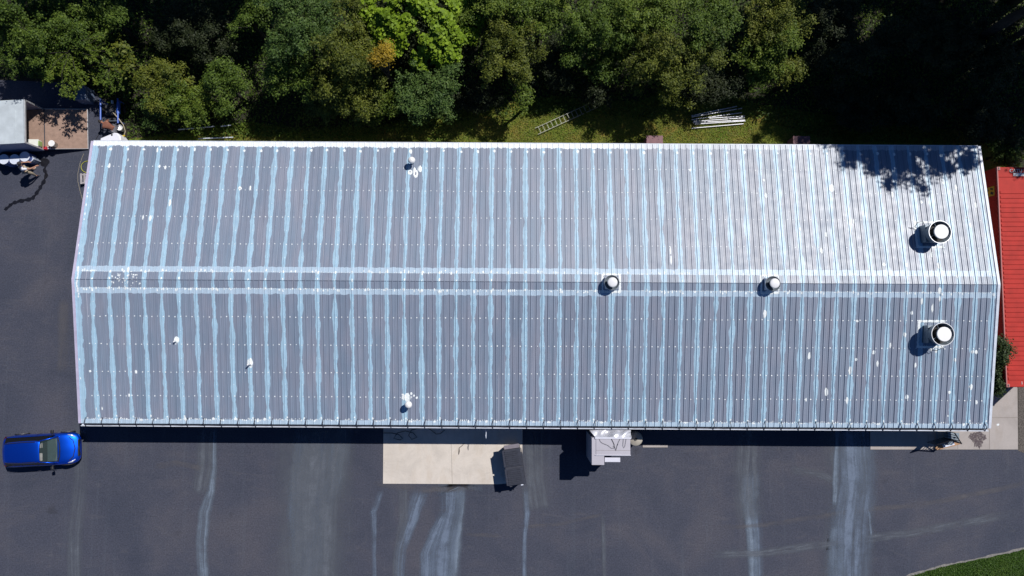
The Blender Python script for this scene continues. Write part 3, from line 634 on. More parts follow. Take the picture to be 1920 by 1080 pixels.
def vine():
    x,y=at(782,34,4.6); t=root('climbing_vine',(x,y,0),0,'bright lime mass of large leaved vine at the top edge','vine')
    n=26000; a=RNG.uniform(0,2*math.pi,n); r=np.sqrt(RNG.random(n)); X=np.cos(a)*r*3.55; Y=np.sin(a)*r*2.5
    f=np.sin(X*2.1+Y*1.3+np.sin(Y*2.7)*1.4)+np.sin(X*3.7-Y*2.9+1.1)*.7+np.sin(X*6.1+Y*5.2)*.5
    edge=1.05-r+.12*np.sin(a*5+1)+.08*np.sin(a*11)
    k=(f>-.75+RNG.normal(size=n)*.35)&(edge>.06); X=X[k];Y=Y[k];f=f[k];r=r[k]
    k=RNG.random(len(X))<.34; X=X[k];Y=Y[k];f=f[k];r=r[k]
    Z=5.6-1.9*r**2+.22*f+RNG.normal(size=len(X))*.10
    N=np.stack([X*.10,Y*.12,np.ones(len(X))],1)+RNG.normal(size=(len(X),3))*.32
    me=leaves_mesh('vine_leaves',np.stack([X,Y,Z],1),N,.20,LEAF['lime'],aspect=.9); o=bpy.data.objects.new('vine_leaves',me); COL.objects.link(o); o.parent=t
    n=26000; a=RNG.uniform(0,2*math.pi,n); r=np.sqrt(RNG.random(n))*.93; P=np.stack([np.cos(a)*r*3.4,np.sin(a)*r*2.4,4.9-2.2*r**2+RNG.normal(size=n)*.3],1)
    me=leaves_mesh('inner_shade_leaves',P,np.array([[0,0,1.]])+RNG.normal(size=P.shape)*.8,.14,LEAF['dark'],aspect=.6); o=bpy.data.objects.new('inner_shade_leaves',me); COL.objects.link(o); o.parent=t  # dark layer painting the shade in the gaps between the lime leaves
    b=MB()
    for k in range(9):
        a=k*.7; b.tube([(.2*math.cos(a),.2*math.sin(a),0),(1.0*math.cos(a),.8*math.sin(a),2.4),(2.4*math.cos(a+.3),1.6*math.sin(a+.3),4.0)],[.06,.04,.02],5)
    b.build('stem',M_BARK,t)
vine()
T('leafy_tree',945,84,66,88,5.4,'olive','rounded olive green tree directly right of the lime vine')
T('leafy_tree',800,158,56,68,5.0,'blue','dark blue green tree below the lime vine')
T('leafy_shrub',722,194,36,36,2.8,'light','light green shrub in front of the dark blue green tree',cat='shrub',group=None)
T('sapling',721,126,20,22,6.0,'orange','small orange yellow leaved sapling below the lime vine',cat='sapling',group=None,br=.28,dens=1.5)
T('leafy_tree',1120,50,80,66,5.2,'green','dark green tree between the olive tree and the tree above the long ladder')
T('leafy_tree',1205,28,66,50,5.8,'light','pale green tree at the top edge above the ladder')
T('leafy_tree',1275,88,86,92,5.6,'olive','large rounded tree above the bundle of pipes')
T('leafy_tree',1330,40,56,60,6.0,'green','green tree at the top edge behind the large rounded tree')
T('leafy_tree',1462,42,64,66,5.0,'yellow','bright yellow green tree at the top edge above the pipes')
T('leafy_tree',1440,88,56,50,4.2,'light','light green tree under the bright yellow green tree')
T('sapling',1480,142,26,26,3.2,'yellow','small yellow tinted sapling at the edge of the deep shade',cat='sapling',group=None,br=.28)
T('leafy_shrub',1425,140,24,22,2.6,'green','small green shrub above the pipes',cat='shrub',group=None)
T('hanging_branch',981,182,14,30,3.2,'light','single light green leafy stem hanging over the grass',cat='branch',group=None,br=.2,dens=2)
T('leafy_shrub',300,160,52,48,3.6,'yellow','yellow green shrub near the north west corner of the roof, upper one',cat='shrub',group='shrubs by the north west corner')
T('leafy_shrub',345,195,66,44,3.0,'light','wide light green shrub right behind the roof eave, left part',cat='shrub',group='shrubs by the north west corner')
T('leafy_shrub',425,160,46,52,3.8,'green','mid green shrub right of the yellow green shrub',cat='shrub',group='shrubs by the north west corner')
T('leafy_shrub',285,215,40,32,2.4,'blue','grey green shrub just behind the corner of the eave',cat='shrub',group='shrubs by the north west corner')
T('leafy_shrub',610,206,44,24,2.0,'blue','low grey green shrub at the grass edge below the olive trees',cat='shrub',group=None)
T('leafy_shrub',690,214,26,20,1.8,'green','small green shrub at the grass edge',cat='shrub',group=None)
T('leafy_shrub',818,206,26,22,2.0,'blue','small blue green shrub at the tip of the grass',cat='shrub',group=None)
T('leafy_tree',1010,25,60,50,6.2,'light','yellow green tree crown at the top edge between the rounded tree and the dark tree')
T('leafy_tree',905,22,40,36,6.0,'light','light green crown touching the right side of the lime vine')
T('leafy_tree',470,40,40,60,4.0,'green','narrow dark green tree left of the large blue green tree')
T('leafy_tree',1150,110,60,50,3.6,'green','shaded green tree below the two trees left of the large rounded tree')
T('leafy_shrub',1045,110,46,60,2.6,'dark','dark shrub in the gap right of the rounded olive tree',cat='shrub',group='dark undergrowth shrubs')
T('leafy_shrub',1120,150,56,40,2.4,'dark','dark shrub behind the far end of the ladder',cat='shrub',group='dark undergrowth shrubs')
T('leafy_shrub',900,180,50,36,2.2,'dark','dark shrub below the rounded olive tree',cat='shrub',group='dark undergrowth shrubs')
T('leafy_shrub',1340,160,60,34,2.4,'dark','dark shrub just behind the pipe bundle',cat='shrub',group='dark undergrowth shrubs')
T('leafy_tree',60,55,90,70,5.6,'green','dark green tree in the top left corner',dens=.8)
T('leafy_shrub',230,105,26,44,4.0,'yellow','thin yellow green creeper left of the dark gap',cat='shrub',group=None,leaf=.2,dens=.8)
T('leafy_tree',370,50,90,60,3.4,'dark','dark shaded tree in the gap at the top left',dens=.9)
T('leafy_tree',200,30,70,50,4.4,'green','shaded green tree at the top edge right of the corner tree',dens=.8)
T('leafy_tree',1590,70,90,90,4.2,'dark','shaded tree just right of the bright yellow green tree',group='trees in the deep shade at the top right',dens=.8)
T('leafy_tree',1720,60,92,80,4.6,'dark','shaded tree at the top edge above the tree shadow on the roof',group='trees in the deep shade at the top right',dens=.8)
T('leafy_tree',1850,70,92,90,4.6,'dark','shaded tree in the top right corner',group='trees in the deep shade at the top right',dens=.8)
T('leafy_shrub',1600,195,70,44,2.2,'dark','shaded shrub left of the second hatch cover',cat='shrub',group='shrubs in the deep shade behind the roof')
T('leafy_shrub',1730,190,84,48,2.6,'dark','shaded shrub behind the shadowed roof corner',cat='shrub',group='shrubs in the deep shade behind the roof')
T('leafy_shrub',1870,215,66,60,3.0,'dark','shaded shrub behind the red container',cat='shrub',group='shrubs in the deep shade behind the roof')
T('leafy_shrub',1885,285,36,28,2.2,'green','small lit shrub touching the end of the red container',cat='shrub',group=None)
# feathery spreading tree over the machinery
def feather(px,py,ztop,n,ln,kind,label,a0=0,a1=2*math.pi):
    x,y=tpx(px,py,ztop); t=root('feathery_tree',(x,y,0),0,label,'tree','feathery trees at the left'); Ps=[];Ns=[]; b=MB(); r0=.10
    b.tube([(0,0,-.05),(.05,0,ztop*.4),(0,.05,ztop*.85)],[r0*1.2,r0,r0*.4],7)
    for i in range(n):
        a=random.uniform(a0,a1); L=ln*random.uniform(.45,1.05); zs=ztop*random.uniform(.45,.95); dz=random.uniform(-.5,.25)*L*.5
        s_=Vector((0,.03,zs*.9)); d=Vector((math.cos(a),math.sin(a),0)); e=s_+d*L+Vector((0,0,dz)); m_=(s_+e)/2+Vector((0,0,.18*L))
        b.tube([s_,m_,e],[.022,.014,.006],4)
        for tw in range(int(L*9)):
            f=random.uniform(.02,1); q=s_*(1-f)**2+m_*2*f*(1-f)+e*f*f; sd_=random.choice((-1,1)); da=a+sd_*random.uniform(.35,.9); tl=random.uniform(.25,.7)*(1.15-f*.6)
            k=16; u=RNG.uniform(0,1,size=(k,1)); dd=np.array([[math.cos(da)*tl,math.sin(da)*tl,-.18*tl]])
            p=np.array([[q.x,q.y,q.z]])+u*dd+RNG.normal(size=(k,3))*.035; Ps.append(p); Ns.append(np.array([[0,0,1.]])+RNG.normal(size=(k,3))*.4)
    P=np.concatenate(Ps);N=np.concatenate(Ns)
    me=leaves_mesh('crown',P,N,.13,LEAF[kind],aspect=.4); o=bpy.data.objects.new('crown',me); COL.objects.link(o); o.parent=t
    b.build('trunk',M_BARK,t,smooth=True)
feather(140,105,4.2,52,2.5,'light','feathery spreading tree over the trailer ramp')
feather(214,130,3.6,30,1.25,'green','smaller feathery tree over the blue framed machine')
feather(60,85,4.2,30,2.2,'green','feathery dark tree left of the trailer ramp tree')
feather(40,30,5.2,30,2.6,'green','feathery dark tree behind the top left corner tree')
# tall trees standing beyond the frame: they throw the shade seen in the wood and on the roof
src=None
def tall(i,x,y,h,r,lab):
    global src
    if src is None:
        src=tree('tall_tree',x,y,h,r,r,r*.95,'green',lab,group='tall trees standing behind the wood',leaf=.20,br=.42,dens=.44); o=src; src['h']=h
    else:
        o=copy_tree(src); o['label']=lab; o.location=(x,y,0); o.rotation_euler=(0,0,i*1.3)
        k=h/src['h']; q=r/SR; o.scale=(q,q,k)
    return o
SR=3.3
TALL=[(28.3,16.2,16,3.2),(25.8,16.4,15.8,2.5),(27.2,16.2,15.9,1.8),(24.3,19.4,15,2.8),(33.6,19,16,4),(29.6,20,15,4),(25.4,20.6,15,3.8),(33,25,17,4.2),(26,27,16,4),(38,21,16,4.2),(20.3,22.6,12.5,2.8),
 (-14.5,22.0,10.5,3.2),(-19,22.5,10.5,3.2),(-10.5,24,11,3),(-24,22,10.5,3.2),(2.5,23.2,10.5,2.4),(-29,23,11,3.2)]
for i,(x,y,h,r) in enumerate(TALL): tall(i,x,y,h,r,'tall green tree beyond the top edge, throwing shade over the wood and the roof corner')
# ground cover of the wood and blades of the grass strip
def in_poly(x,y,poly):
    c=np.zeros(len(x),bool); n=len(poly)
    for i in range(n):
        x1,y1=poly[i];x2,y2=poly[(i+1)%n]
        k=((y1>y)!=(y2>y))&(x<(x2-x1)*(y-y1)/((y2-y1)+1e-12)+x1); c^=k
    return c
def cover(name,px,n,size,m,zmax,label,cat,clump=1.0,exc=None):
    poly=[at(*p) for p in px]; xs=[p[0] for p in poly]; ys=[p[1] for p in poly]
    x=RNG.uniform(min(xs),max(xs),n*3); y=RNG.uniform(min(ys),max(ys),n*3)
    k=in_poly(x,y,poly); x=x[k][:n]; y=y[k][:n]
    hz=(np.sin(x*1.9+np.sin(y*2.3)*1.5)+np.sin(y*2.7+x*.7))*.25+.5
    z=np.abs(RNG.normal(size=len(x)))*zmax*.45*np.clip(hz,.1,1)*clump+.02
    P=np.stack([x,y,z],1); N=np.array([[0,0,1.]])+RNG.normal(size=P.shape)*.7
    me=leaves_mesh(name,P,N,size,m,aspect=.5); o=bpy.data.objects.new(name,me); COL.objects.link(o); tag(o,label,cat,kind='stuff')
cover('undergrowth',[(-150,-260),(2150,-260),(2150,330),(1900,300),(1845,275),(1560,262),(1420,225),(1330,190),(1200,225),(1050,215),(900,222),(830,238),(740,250),(640,262),(480,258),(330,262),(250,268),(236,225),(180,172),(120,150),(-150,140)],150000,.16,LEAF['green'],.8,'dark low undergrowth covering the floor of the wood','undergrowth')
GR=leaf_mat('grass_blade',[(.095,.160,.020),(.180,.210,.034),(.28,.210,.050)],.2)
cover('grass',[(400,262),(470,228),(560,240),(640,236),(700,238),(790,218),(860,190),(900,200),(960,198),(1040,186),(1120,192),(1200,196),(1250,178),(1300,168),(1350,178),(1420,200),(1500,218),(1560,240),(1600,262),(1600,330),(400,330)],60000,.085,GR,.05,'mottled green and rusty grass strip behind the shed','grass')
GL=leaf_mat('lawn_blade',[(.032,.075,.010),(.055,.115,.015),(.090,.145,.024)],.2)
cover('lawn_grass',[(1700,1082),(1760,1064),(1800,1056),(1870,1042),(1930,1028),(2000,1012),(2060,1030),(2060,1130),(1640,1130)],30000,.07,GL,.08,'short green lawn in the bottom right corner','grass')

# ================================================================== RED CONTAINER
def bar_pts(p,q): return p,q
M_RED=mat('red_paint',(.43,.028,.020),.65,spec=.25,var=.14,scale=1.6); M_REDR=mat('faded_red_rail',(.42,.16,.15),.6,var=.1); M_WPAINT=mat('white_lettering',(.75,.74,.74),.6,var=.03); M_YEL=mat('yellow_sticker',(.62,.34,.02),.6,var=.1); M_BLK=mat('black_ink',(.02,.02,.02),.6)
CH=2.60
ca=Vector(at(1869,313,CH)); cb=Vector(at(1887,726,CH)); dirv=(ca-cb); CL=dirv.length; yaw=math.atan2(dirv.y,dirv.x)-math.pi/2
side=Vector((math.cos(yaw),math.sin(yaw))); cen=(ca+cb)/2+side*1.22
ct=root('shipping_container',(cen.x,cen.y,0),yaw,'red corrugated shipping container cut off by the right edge','container')
q=MB(); n=0
for k in range(int((CL-1.4)/.26)):
    y=-CL/2+.45+k*.26
    q.box((0,y,CH-.035),(2.16,.15,.030))
q.box((0,0,CH-.07),(2.44,CL,.04)); q.box((0,CL/2-.30,CH-.035),(2.30,.52,.03)); q.box((0,-CL/2+.14,CH-.035),(2.30,.24,.03))
q.build('roof',M_RED,ct,bevel=.014)
q=MB(); 
for sx in (-1,1): q.box((sx*1.19,0,CH-.03),(.06,CL-.3,.08))
q.build('top_rail',M_REDR,ct,bevel=.01)
q=MB(); N_=int(CL/.28)
for sx in (-1,1):
    q.box((sx*1.165,0,1.3),(.03,CL-.1,2.4))
    for k in range(N_): q.box((sx*1.185,-CL/2+.2+k*.28,1.3),(.035,.14,2.3))
for sy in (-1,1): q.box((0,sy*(CL/2-.03),1.3),(2.38,.05,2.45))
q.build('side_panel',M_RED,ct)
for sx in (-1,1):
    for sy in (-1,1):
        o=MB().box((sx*1.14,sy*(CL/2-.09),CH-.02),(.18,.18,.10)).build('corner_casting',M_REDR,ct,bevel=.01)
        MB().box((sx*1.14,sy*(CL/2-.09),CH+.033),(.06,.11,.006)).build('lock_hole',M_BLK,o)
MB().box((-.02,CL/2-.42,CH+.004),(.62,.17,.006)).build('label_plate',M_WPAINT,ct)
def text(s_,size,loc,rot,m,parent,name):
    cu=bpy.data.curves.new(name,'FONT'); cu.body=s_; cu.size=size; cu.extrude=.002; cu.align_x='CENTER'; cu.align_y='CENTER'; cu.materials.append(m)
    tmp=bpy.data.objects.new(name,cu); COL.objects.link(tmp); bpy.context.view_layer.update()
    me=bpy.data.meshes.new_from_object(tmp.evaluated_get(bpy.context.evaluated_depsgraph_get())); bpy.data.objects.remove(tmp)
    o=bpy.data.objects.new(name,me); COL.objects.link(o); o.parent=parent; o.location=loc; o.rotation_euler=rot; return o
text('CATU 508882 2',.26,(.34,CL/2-.22,CH+.004),(0,0,0),M_WPAINT,ct,'stencilled_code')
text('1 300',.22,(-.18,-CL/2+.22,CH+.004),(0,0,0),M_WPAINT,ct,'stencilled_number')
q=MB().box((-1.212,CL/2-1.25,1.85),(.008,.52,.95)).build('yellow_sticker',M_YEL,ct)
q=MB(); 
for (yy,zz,a,b_) in ((CL/2-1.12,2.10,.10,.22),(CL/2-1.36,2.12,.14,.24),(CL/2-1.14,1.76,.12,.18),(CL/2-1.38,1.74,.10,.22),(CL/2-1.22,1.50,.16,.10)): q.box((-1.218,yy,zz),(.006,a,b_),tilt=(.3,0))
q.build('sticker_marks',M_BLK,ct)
# evergreen bush between shed and container
for (px,py,rx,ry,z,l) in ((1889,664,13,36,3.4,'dark evergreen bush squeezed between the roof end and the red container'),(1879,712,12,32,2.9,'lower dark evergreen bush at the corner of the red container')):
    x,y=at(px,py,z-.5); tree('evergreen_bush',x,y,z,rx/33,ry/33,z*.36,'needle',l,cat='bush',group='evergreen bushes by the container',leaf=.11,br=.24,dens=3.2)
# gravel and weeds right of the apron
sheet('gravel_verge',[at(*p) for p in ((1909,722),(1909,845),(1925,852),(1960,868),(2060,872),(2060,722))],.010,mat('gravel',(.11,.095,.085),.95,var=.6,scale=14,bump=.8))

# ================================================================== BLUE CAR
def car_paint():
    t=NT('blue_metallic'); t.pos()
    t.b.inputs['Base Color'].default_value=(.003,.10,.80,1); t.b.inputs['Metallic'].default_value=.92; t.b.inputs['Roughness'].default_value=.42
    t.b.inputs['Coat Weight'].default_value=1; t.b.inputs['Coat Roughness'].default_value=.03
    n=t.noise(t.geo.outputs['Position'],160,1,.5); t.bump(n,.10,.003); return t.mat
M_CAR=car_paint(); M_TYRE=mat('tyre',(.02,.02,.02),.8); M_RIM=mat('alloy',(.5,.5,.52),.3,metal=.8); M_PLAS=mat('black_plastic',(.02,.02,.024),.5); M_CHROME=mat('chrome',(.8,.8,.8),.15,metal=1,var=.02)
def glass(name,col=(.03,.05,.055),a=.0):
    t=NT(name); t.b.inputs['Base Color'].default_value=col+(1,); t.b.inputs['Roughness'].default_value=.04; t.b.inputs['Specular IOR Level'].default_value=.35
    if a: t.b.inputs['Alpha'].default_value=a
    return t.mat
M_GLASS=glass('tinted_glass',(.006,.007,.008)); M_WS=glass('windscreen_glass',(.05,.09,.09),.30); M_SEAT=mat('pale_seat',(.50,.48,.46),.8); M_DASH=mat('dashboard',(.07,.10,.10),.6); M_HL=mat('headlight_lens',(.75,.78,.82),.15,metal=.3,var=.03)
cx_,cy_=at(79,843,.7)
car=root('parked_car',(cx_,cy_,0),R(3.2),'bright blue compact SUV parked beside the shed corner','car'); car.scale=(.95,.97,1)
def loft(rows,close=True):
    b=MB(); n=len(rows[0])
    for r_ in rows: b.v+=r_
    for i in range(len(rows)-1):
        for k in range(n-1): b.face((i*n+k,i*n+k+1,(i+1)*n+k+1,(i+1)*n+k))
    return b
ST=[(-2.17,.60,.42,.90),(-2.12,.78,.36,1.00),(-1.90,.885,.30,1.04),(-1.35,.925,.28,1.05),(-.4,.915,.27,1.03),(.5,.915,.27,1.02),(.95,.92,.28,1.00),(1.30,.925,.30,.955),(1.65,.915,.32,.865),(1.92,.86,.34,.755),(2.08,.74,.38,.65),(2.16,.55,.42,.60)]
rows=[]
for (x,w0,zb,zt) in ST:
    r_=[]
    for (f,z) in ((-.90,zb),(-.985,zb+.12),(-1.0,zb+(zt-zb)*.55),(-.975,zt-.14),(-.88,zt-.045),(-.66,zt-.0),(-.34,zt+.015),(0,zt+.03),(.34,zt+.015),(.66,zt-.0),(.88,zt-.045),(.975,zt-.14),(1.0,zb+(zt-zb)*.55),(.985,zb+.12),(.90,zb)):
        r_.append((x,f*w0,z))
    rows.append(r_)
b=loft(rows); n=15
b.face([k for k in range(n)][::-1]); e=(len(ST)-1)*n; b.face([e+k for k in range(n)])
b.build('body',M_CAR,car,smooth=True,subsurf=2)
# greenhouse: roof panel and panes
def quadgrid(name,A,B,C_,D,m,bulge=0,nn=6,th=0):
    b=MB(); A,B,C_,D=map(Vector,(A,B,C_,D)); nrm=(B-A).cross(D-A).normalized()
    for i in range(nn+1):
        for j in range(nn+1):
            u=i/nn;v=j/nn; p=(A*(1-u)+B*u)*(1-v)+(D*(1-u)+C_*u)*v; k=bulge*(1-(2*u-1)**2)*(1-(2*v-1)**2) if False else bulge*(1-(2*v-1)**2)
            p=p+nrm*k; b.v.append(tuple(p))
    for i in range(nn):
        for j in range(nn): q=i*(nn+1)+j; b.face((q,q+nn+1,q+nn+2,q+1))
    return b.build(name,m,car,smooth=True)
RX0,RX1,RW,RZ=-1.62,.42,.60,1.585
rows=[]
for (x,w0,z) in ((RX0-.05,.48,RZ-.10),(RX0,.54,RZ-.05),(-1.3,.585,RZ+.0),(-.6,.61,RZ+.03),(0,.61,RZ+.02),(RX1-.06,.58,RZ-.03),(RX1,.55,RZ-.055)):
    rows.append([(x,f*w0,z+dz) for f,dz in ((-1.04,-.10),(-1.0,-.03),(-.85,.0),(-.4,.022),(0,.03),(.4,.022),(.85,.0),(1.0,-.03),(1.04,-.10))])
loft(rows).build('roof_panel',M_CAR,car,smooth=True,subsurf=2)
quadgrid('windscreen',(RX1-.02,-.545,RZ-.075),(1.14,-.70,1.015),(1.14,.70,1.015),(RX1-.02,.545,RZ-.075),M_WS,.07)
quadgrid('rear_window',(-1.98,-.66,1.06),(RX0-.04,-.50,RZ-.11),(RX0-.04,.50,RZ-.11),(-1.98,.66,1.06),M_GLASS,.05)
for s_ in (-1,1):
    pts=[(-1.86,s_*.80,1.04),(1.02,s_*.83,1.02),(.42,s_*.60,RZ-.10),(RX0,s_*.56,RZ-.10)]
    b=MB().poly(pts if s_<0 else pts[::-1]); b.build('side_window',M_GLASS,car)
    q=MB(); q.tube([(RX1-.05,s_*.585,RZ-.06),(.80,s_*.67,1.29),(1.16,s_*.745,1.02)],[.032,.030,.034],8); q.build('windscreen_pillar',M_CAR,car,smooth=True)
    q=MB(); q.tube([(-1.55,s_*.53,RZ+.0),(-.6,s_*.575,RZ+.05),(.2,s_*.56,RZ+.02)],.016,6); q.build('roof_rail',M_PLAS,car)
    q=MB(); q.tube([(-1.85,s_*.875,1.02),(-.5,s_*.87,1.01),(.98,s_*.86,1.0)],.010,6); q.build('belt_trim',M_CHROME,car)
    for gx in (-1.0,-.1,.78):
        q=MB(); q.tube([(gx,s_*.872,1.035),(gx,s_*.925,.86),(gx+.02,s_*.93,.55)],.008,5); q.build('door_gap',M_PLAS,car)
    q=MB().box((.82,s_*1.03,1.03),(.16,.20,.13),rz=s_*-.15); o=q.build('wing_mirror',M_PLAS,car,bevel=.04); MB().bar((.84,s_*.86,1.0),(.83,s_*.96,1.01),.025,8).build('mirror_arm',M_PLAS,o)
    for x in (-1.35,1.36):
        q=MB(); ax=(x,s_*.72,.34); q.bar((x,s_*.70,.34),(x,s_*.925,.34),.34,28); o=q.build('wheel',M_TYRE,car,bevel=.03)
        MB().bar((x,s_*.90,.34),(x,s_*.955,.34),.22,20).build('alloy_rim',M_RIM,o)
        q=MB(); q.tube([(x+.40*math.cos(a),s_*(.925),.34+.40*math.sin(a)) for a in np.linspace(.15,math.pi-.15,12)],.03,6); q.build('wheel_arch_trim',M_PLAS,car)
    q=MB(); q.tube([(1.62,s_*.80,.85),(1.82,s_*.75,.79),(1.97,s_*.64,.71)],[.02,.045,.02],8); q.build('headlight',M_HL,car,smooth=True)
    q=MB(); q.tube([(-2.10,s_*.66,.86),(-1.98,s_*.84,.88)],.05,8); q.build('tail_light',mat('red_lens',(.06,.004,.006),.2),car)
q=MB(); q.tube([(1.26,.0,1.025+.012),(1.22,.40,1.02),(1.13,.70,1.005)],.03,6); q.tube([(1.26,.0,1.037),(1.22,-.40,1.02),(1.13,-.70,1.005)],.03,6); q.build('cowl',M_PLAS,car)
q=MB(); q.tube([(1.70,-.66,.86),(1.90,-.46,.81),(1.99,0,.775),(1.90,.46,.81),(1.70,.66,.86)],.022,6); q.build('bonnet_gap',M_PLAS,car)
q=MB(); q.box((2.12,0,.60),(.06,.95,.20)); q.build('grille',M_PLAS,car,bevel=.02); MB().box((2.145,0,.70),(.05,.18,.05)).build('badge',M_CHROME,car,bevel=.01)
MB().box((-.42,0,1.075),(2.55,1.36,.03)).build('cabin_lining',mat('dark_cabin',(.015,.016,.018),.8),car)
MB().box((.86,0,1.085),(.56,1.26,.04)).build('dashboard',M_DASH,car,bevel=.02)
for s_ in (-1,1):
    MB().box((.12,s_*.36,1.13),(.40,.44,.08)).build('front_seat',M_SEAT,car,bevel=.06); 
q=MB(); q.tube([(.30+.06*math.cos(a),.36+.18*math.cos(a+1.57),1.20+.10*math.sin(a+1.57)) for a in np.linspace(0,6.2,18)],.016,6); q.build('steering_wheel',M_PLAS,car)

# ================================================================== TRAILER, RAMP AND GOODS
M_TRW=mat('trailer_skin',(.50,.55,.58),.5,var=.12,scale=2); M_TRS=mat('trailer_side_shaded',(.26,.29,.42),.5,var=.06); M_PLY=mat('plywood',(.30,.20,.155),.8,var=.16,scale=5,bump=.2); M_FRM=mat('trailer_frame',(.55,.56,.58),.4,metal=.4)  # trailer walls darker and bluer than the roof, shade painted into their colour
TZ=2.07; FZ=.50
tr=Vector(at(45,186,TZ)); br_=Vector(at(46,268,TZ)); TWd=(tr-br_).length; TL=5.2
tc=Vector(((tr.x+br_.x)/2,(tr.y+br_.y)/2)); tyaw=math.atan2(tr.y-br_.y,tr.x-br_.x)-math.pi/2
tra=root('box_trailer',(tc.x,tc.y,0),tyaw,'pale roofed enclosed trailer with its rear ramp door lowered on the asphalt','trailer')
MB().box((-TL/2,0,TZ-.03),(TL,TWd,.06)).build('roof',M_TRW,tra,bevel=.015)
q=MB(); 
for k in range(5): q.box((-.5-k*1.05,0,TZ+.008),(.03,TWd-.1,.014))
q.build('roof_rib',M_TRW,tra)
for s_ in (-1,1): MB().box((-TL/2,s_*(TWd/2-.025),(TZ+FZ)/2-.1),(TL-.02,.045,TZ-FZ+.1)).build('side_wall',M_TRS,tra)
MB().box((-TL+.03,0,(TZ+FZ)/2),(.05,TWd-.1,TZ-FZ-.1)).build('front_wall',M_TRS,tra)
MB().box((-TL/2+.1,0,FZ-.06),(TL+.1,TWd-.1,.10)).build('floor',M_PLY,tra)
MB().box((-TL/2,0,.36),(TL-.1,TWd-.2,.12)).build('chassis',M_DARK,tra)
q=MB()
for s_ in (-1,1): q.box((.0,s_*(TWd/2-.04),(TZ+FZ)/2),(.07,.09,TZ-FZ+.02))
q.box((0,0,TZ-.06),(.07,TWd,.12)); q.build('rear_frame',M_FRM,tra,bevel=.01)
for s_ in (-1,1):
    for x in (-2.2,-3.1):
        o=MB().bar((x,s_*(TWd/2+.0),.32),(x,s_*(TWd/2+.22),.32),.32,24).build('wheel',M_TYRE,tra,bevel=.02)
RL=2.35
b=MB(); hw=TWd/2-.06; b.v=[(.1,-hw,FZ-.03),(.1,hw,FZ-.03),(RL,hw,.05),(RL,-hw,.05),(.1,-hw,FZ+.02),(.1,hw,FZ+.02),(RL,hw,.10),(RL,-hw,.10)]
for f in ((0,1,2,3),(7,6,5,4),(0,4,5,1),(1,5,6,2),(2,6,7,3),(3,7,4,0)): b.face(f)
rp=b.build('ramp_door',M_PLY,tra)
MB().bar((.1,-hw,FZ+.01),(.1,hw,FZ+.01),.03,8).build('hinge',M_DARK,rp)
q=MB()
for s_ in (-1,1): q.bar((.1,s_*hw,FZ+.03),(RL,s_*hw,.11),.018,6)
q.bar((RL,-hw,.09),(RL,hw,.09),.022,6); q.build('ramp_edging',M_FRM,rp)
def rampz(lx): return FZ+.02-(FZ-.08)*(max(lx,.1)-.1)/(RL-.1)
M_WP=mat('white_plastic',(.75,.76,.70),.5,var=.05); M_GRN=mat('green_plastic',(.30,.42,.14),.5); M_REDP=mat('red_plastic',(.55,.02,.04),.4)
def onramp(px,py,h=0):
    z=.45
    for _ in range(4):
        p=Vector(at(px,py,z+h)); l=(Matrix.Rotation(-tyaw,2)@(p-tc)); z=rampz(l.x)
    return p.x,p.y,z
x,y,z=onramp(62,268,.3)
t=root('storage_tote',(x,y,z),tyaw-.06,'white rectangular plastic tote on the trailer ramp','tote')
MB().box((0,0,.16),(.60,.36,.32),taper=1.06).build('tub',M_WP,t,bevel=.02); MB().box((0,0,.33),(.66,.41,.035)).build('lid',M_WP,t,bevel=.015); MB().box((.34,-.02,.2),(.05,.28,.30)).build('end_handle',M_GRN,t,bevel=.01)
x,y,z=onramp(97,269,.36)
t=root('plastic_bucket',(x,y,z),0,'round white lidded bucket standing on the plywood ramp','bucket')
MB().lathe((0,0,0),[(.001,.01),(.14,.01),(.165,.38),(.175,.38)],24).build('pail',M_WP,t,smooth=True); MB().lathe((0,0,0),[(.182,.36),(.182,.40),(.16,.405),(.001,.40)],28).build('lid',M_WHITEMET,t)
x,y,z=onramp(83,277,.2)
t=root('red_jug',(x,y,z),.2,'small red jug at the side of the ramp','jug')
MB().box((0,0,.10),(.15,.20,.20),taper=.85).build('jug_body',M_REDP,t,bevel=.03); MB().bar((.03,.03,.2),(.05,.05,.27),.025,10).build('spout',M_BLK,t)
x,y,z=onramp(91,277,.06)
t=root('metal_tray',(x,y,z),.02,'flat pale tray lying next to the red jug','tray')
MB().box((0,0,.03),(.22,.13,.05)).build('tray_body',M_WTRIM,t,bevel=.01); MB().box((0,0,.058),(.15,.06,.004)).build('tray_slot',M_BLK,t)
# drums
M_DRUM=mat('blue_grey_drum',(.10,.14,.34),.5,var=.06); M_LID=mat('drum_lid',(.66,.70,.80),.5,var=.04)
dl=['white topped drum cut by the left edge of the picture','white topped drum half in the trailer shadow, beside the edge drum','white topped drum fully in shadow, just behind the person']
for i,(px,py) in enumerate(((7,298.5),(27,298.5),(46,293.5))):
    x,y=at(px,py,.9); t=root('steel_drum',(x,y,.0),i*1.1,dl[i],'drum','drums in a row along the trailer')
    MB().lathe((0,0,0),[(.001,.0),(.28,.0),(.285,.28),(.30,.30),(.285,.32),(.285,.58),(.30,.60),(.285,.62),(.285,.89)],36).build('drum_shell',M_DRUM,t,smooth=True)
    MB().lathe((0,0,0),[(.285,.88),(.292,.90),(.28,.905),(.275,.895),(.001,.895)],36).build('drum_lid',M_LID,t)
    MB().bar((.16,.05,.895),(.16,.05,.91),.03,12).build('bung',M_LID,t)
x,y=at(57,297,.75); M_GP=mat('grey_pail',(.30,.34,.42),.5,var=.1)
t=root('grey_pail',(x-.04,y,0),-.35,'tall ribbed grey container with a pale rim under the hand of the person','container')
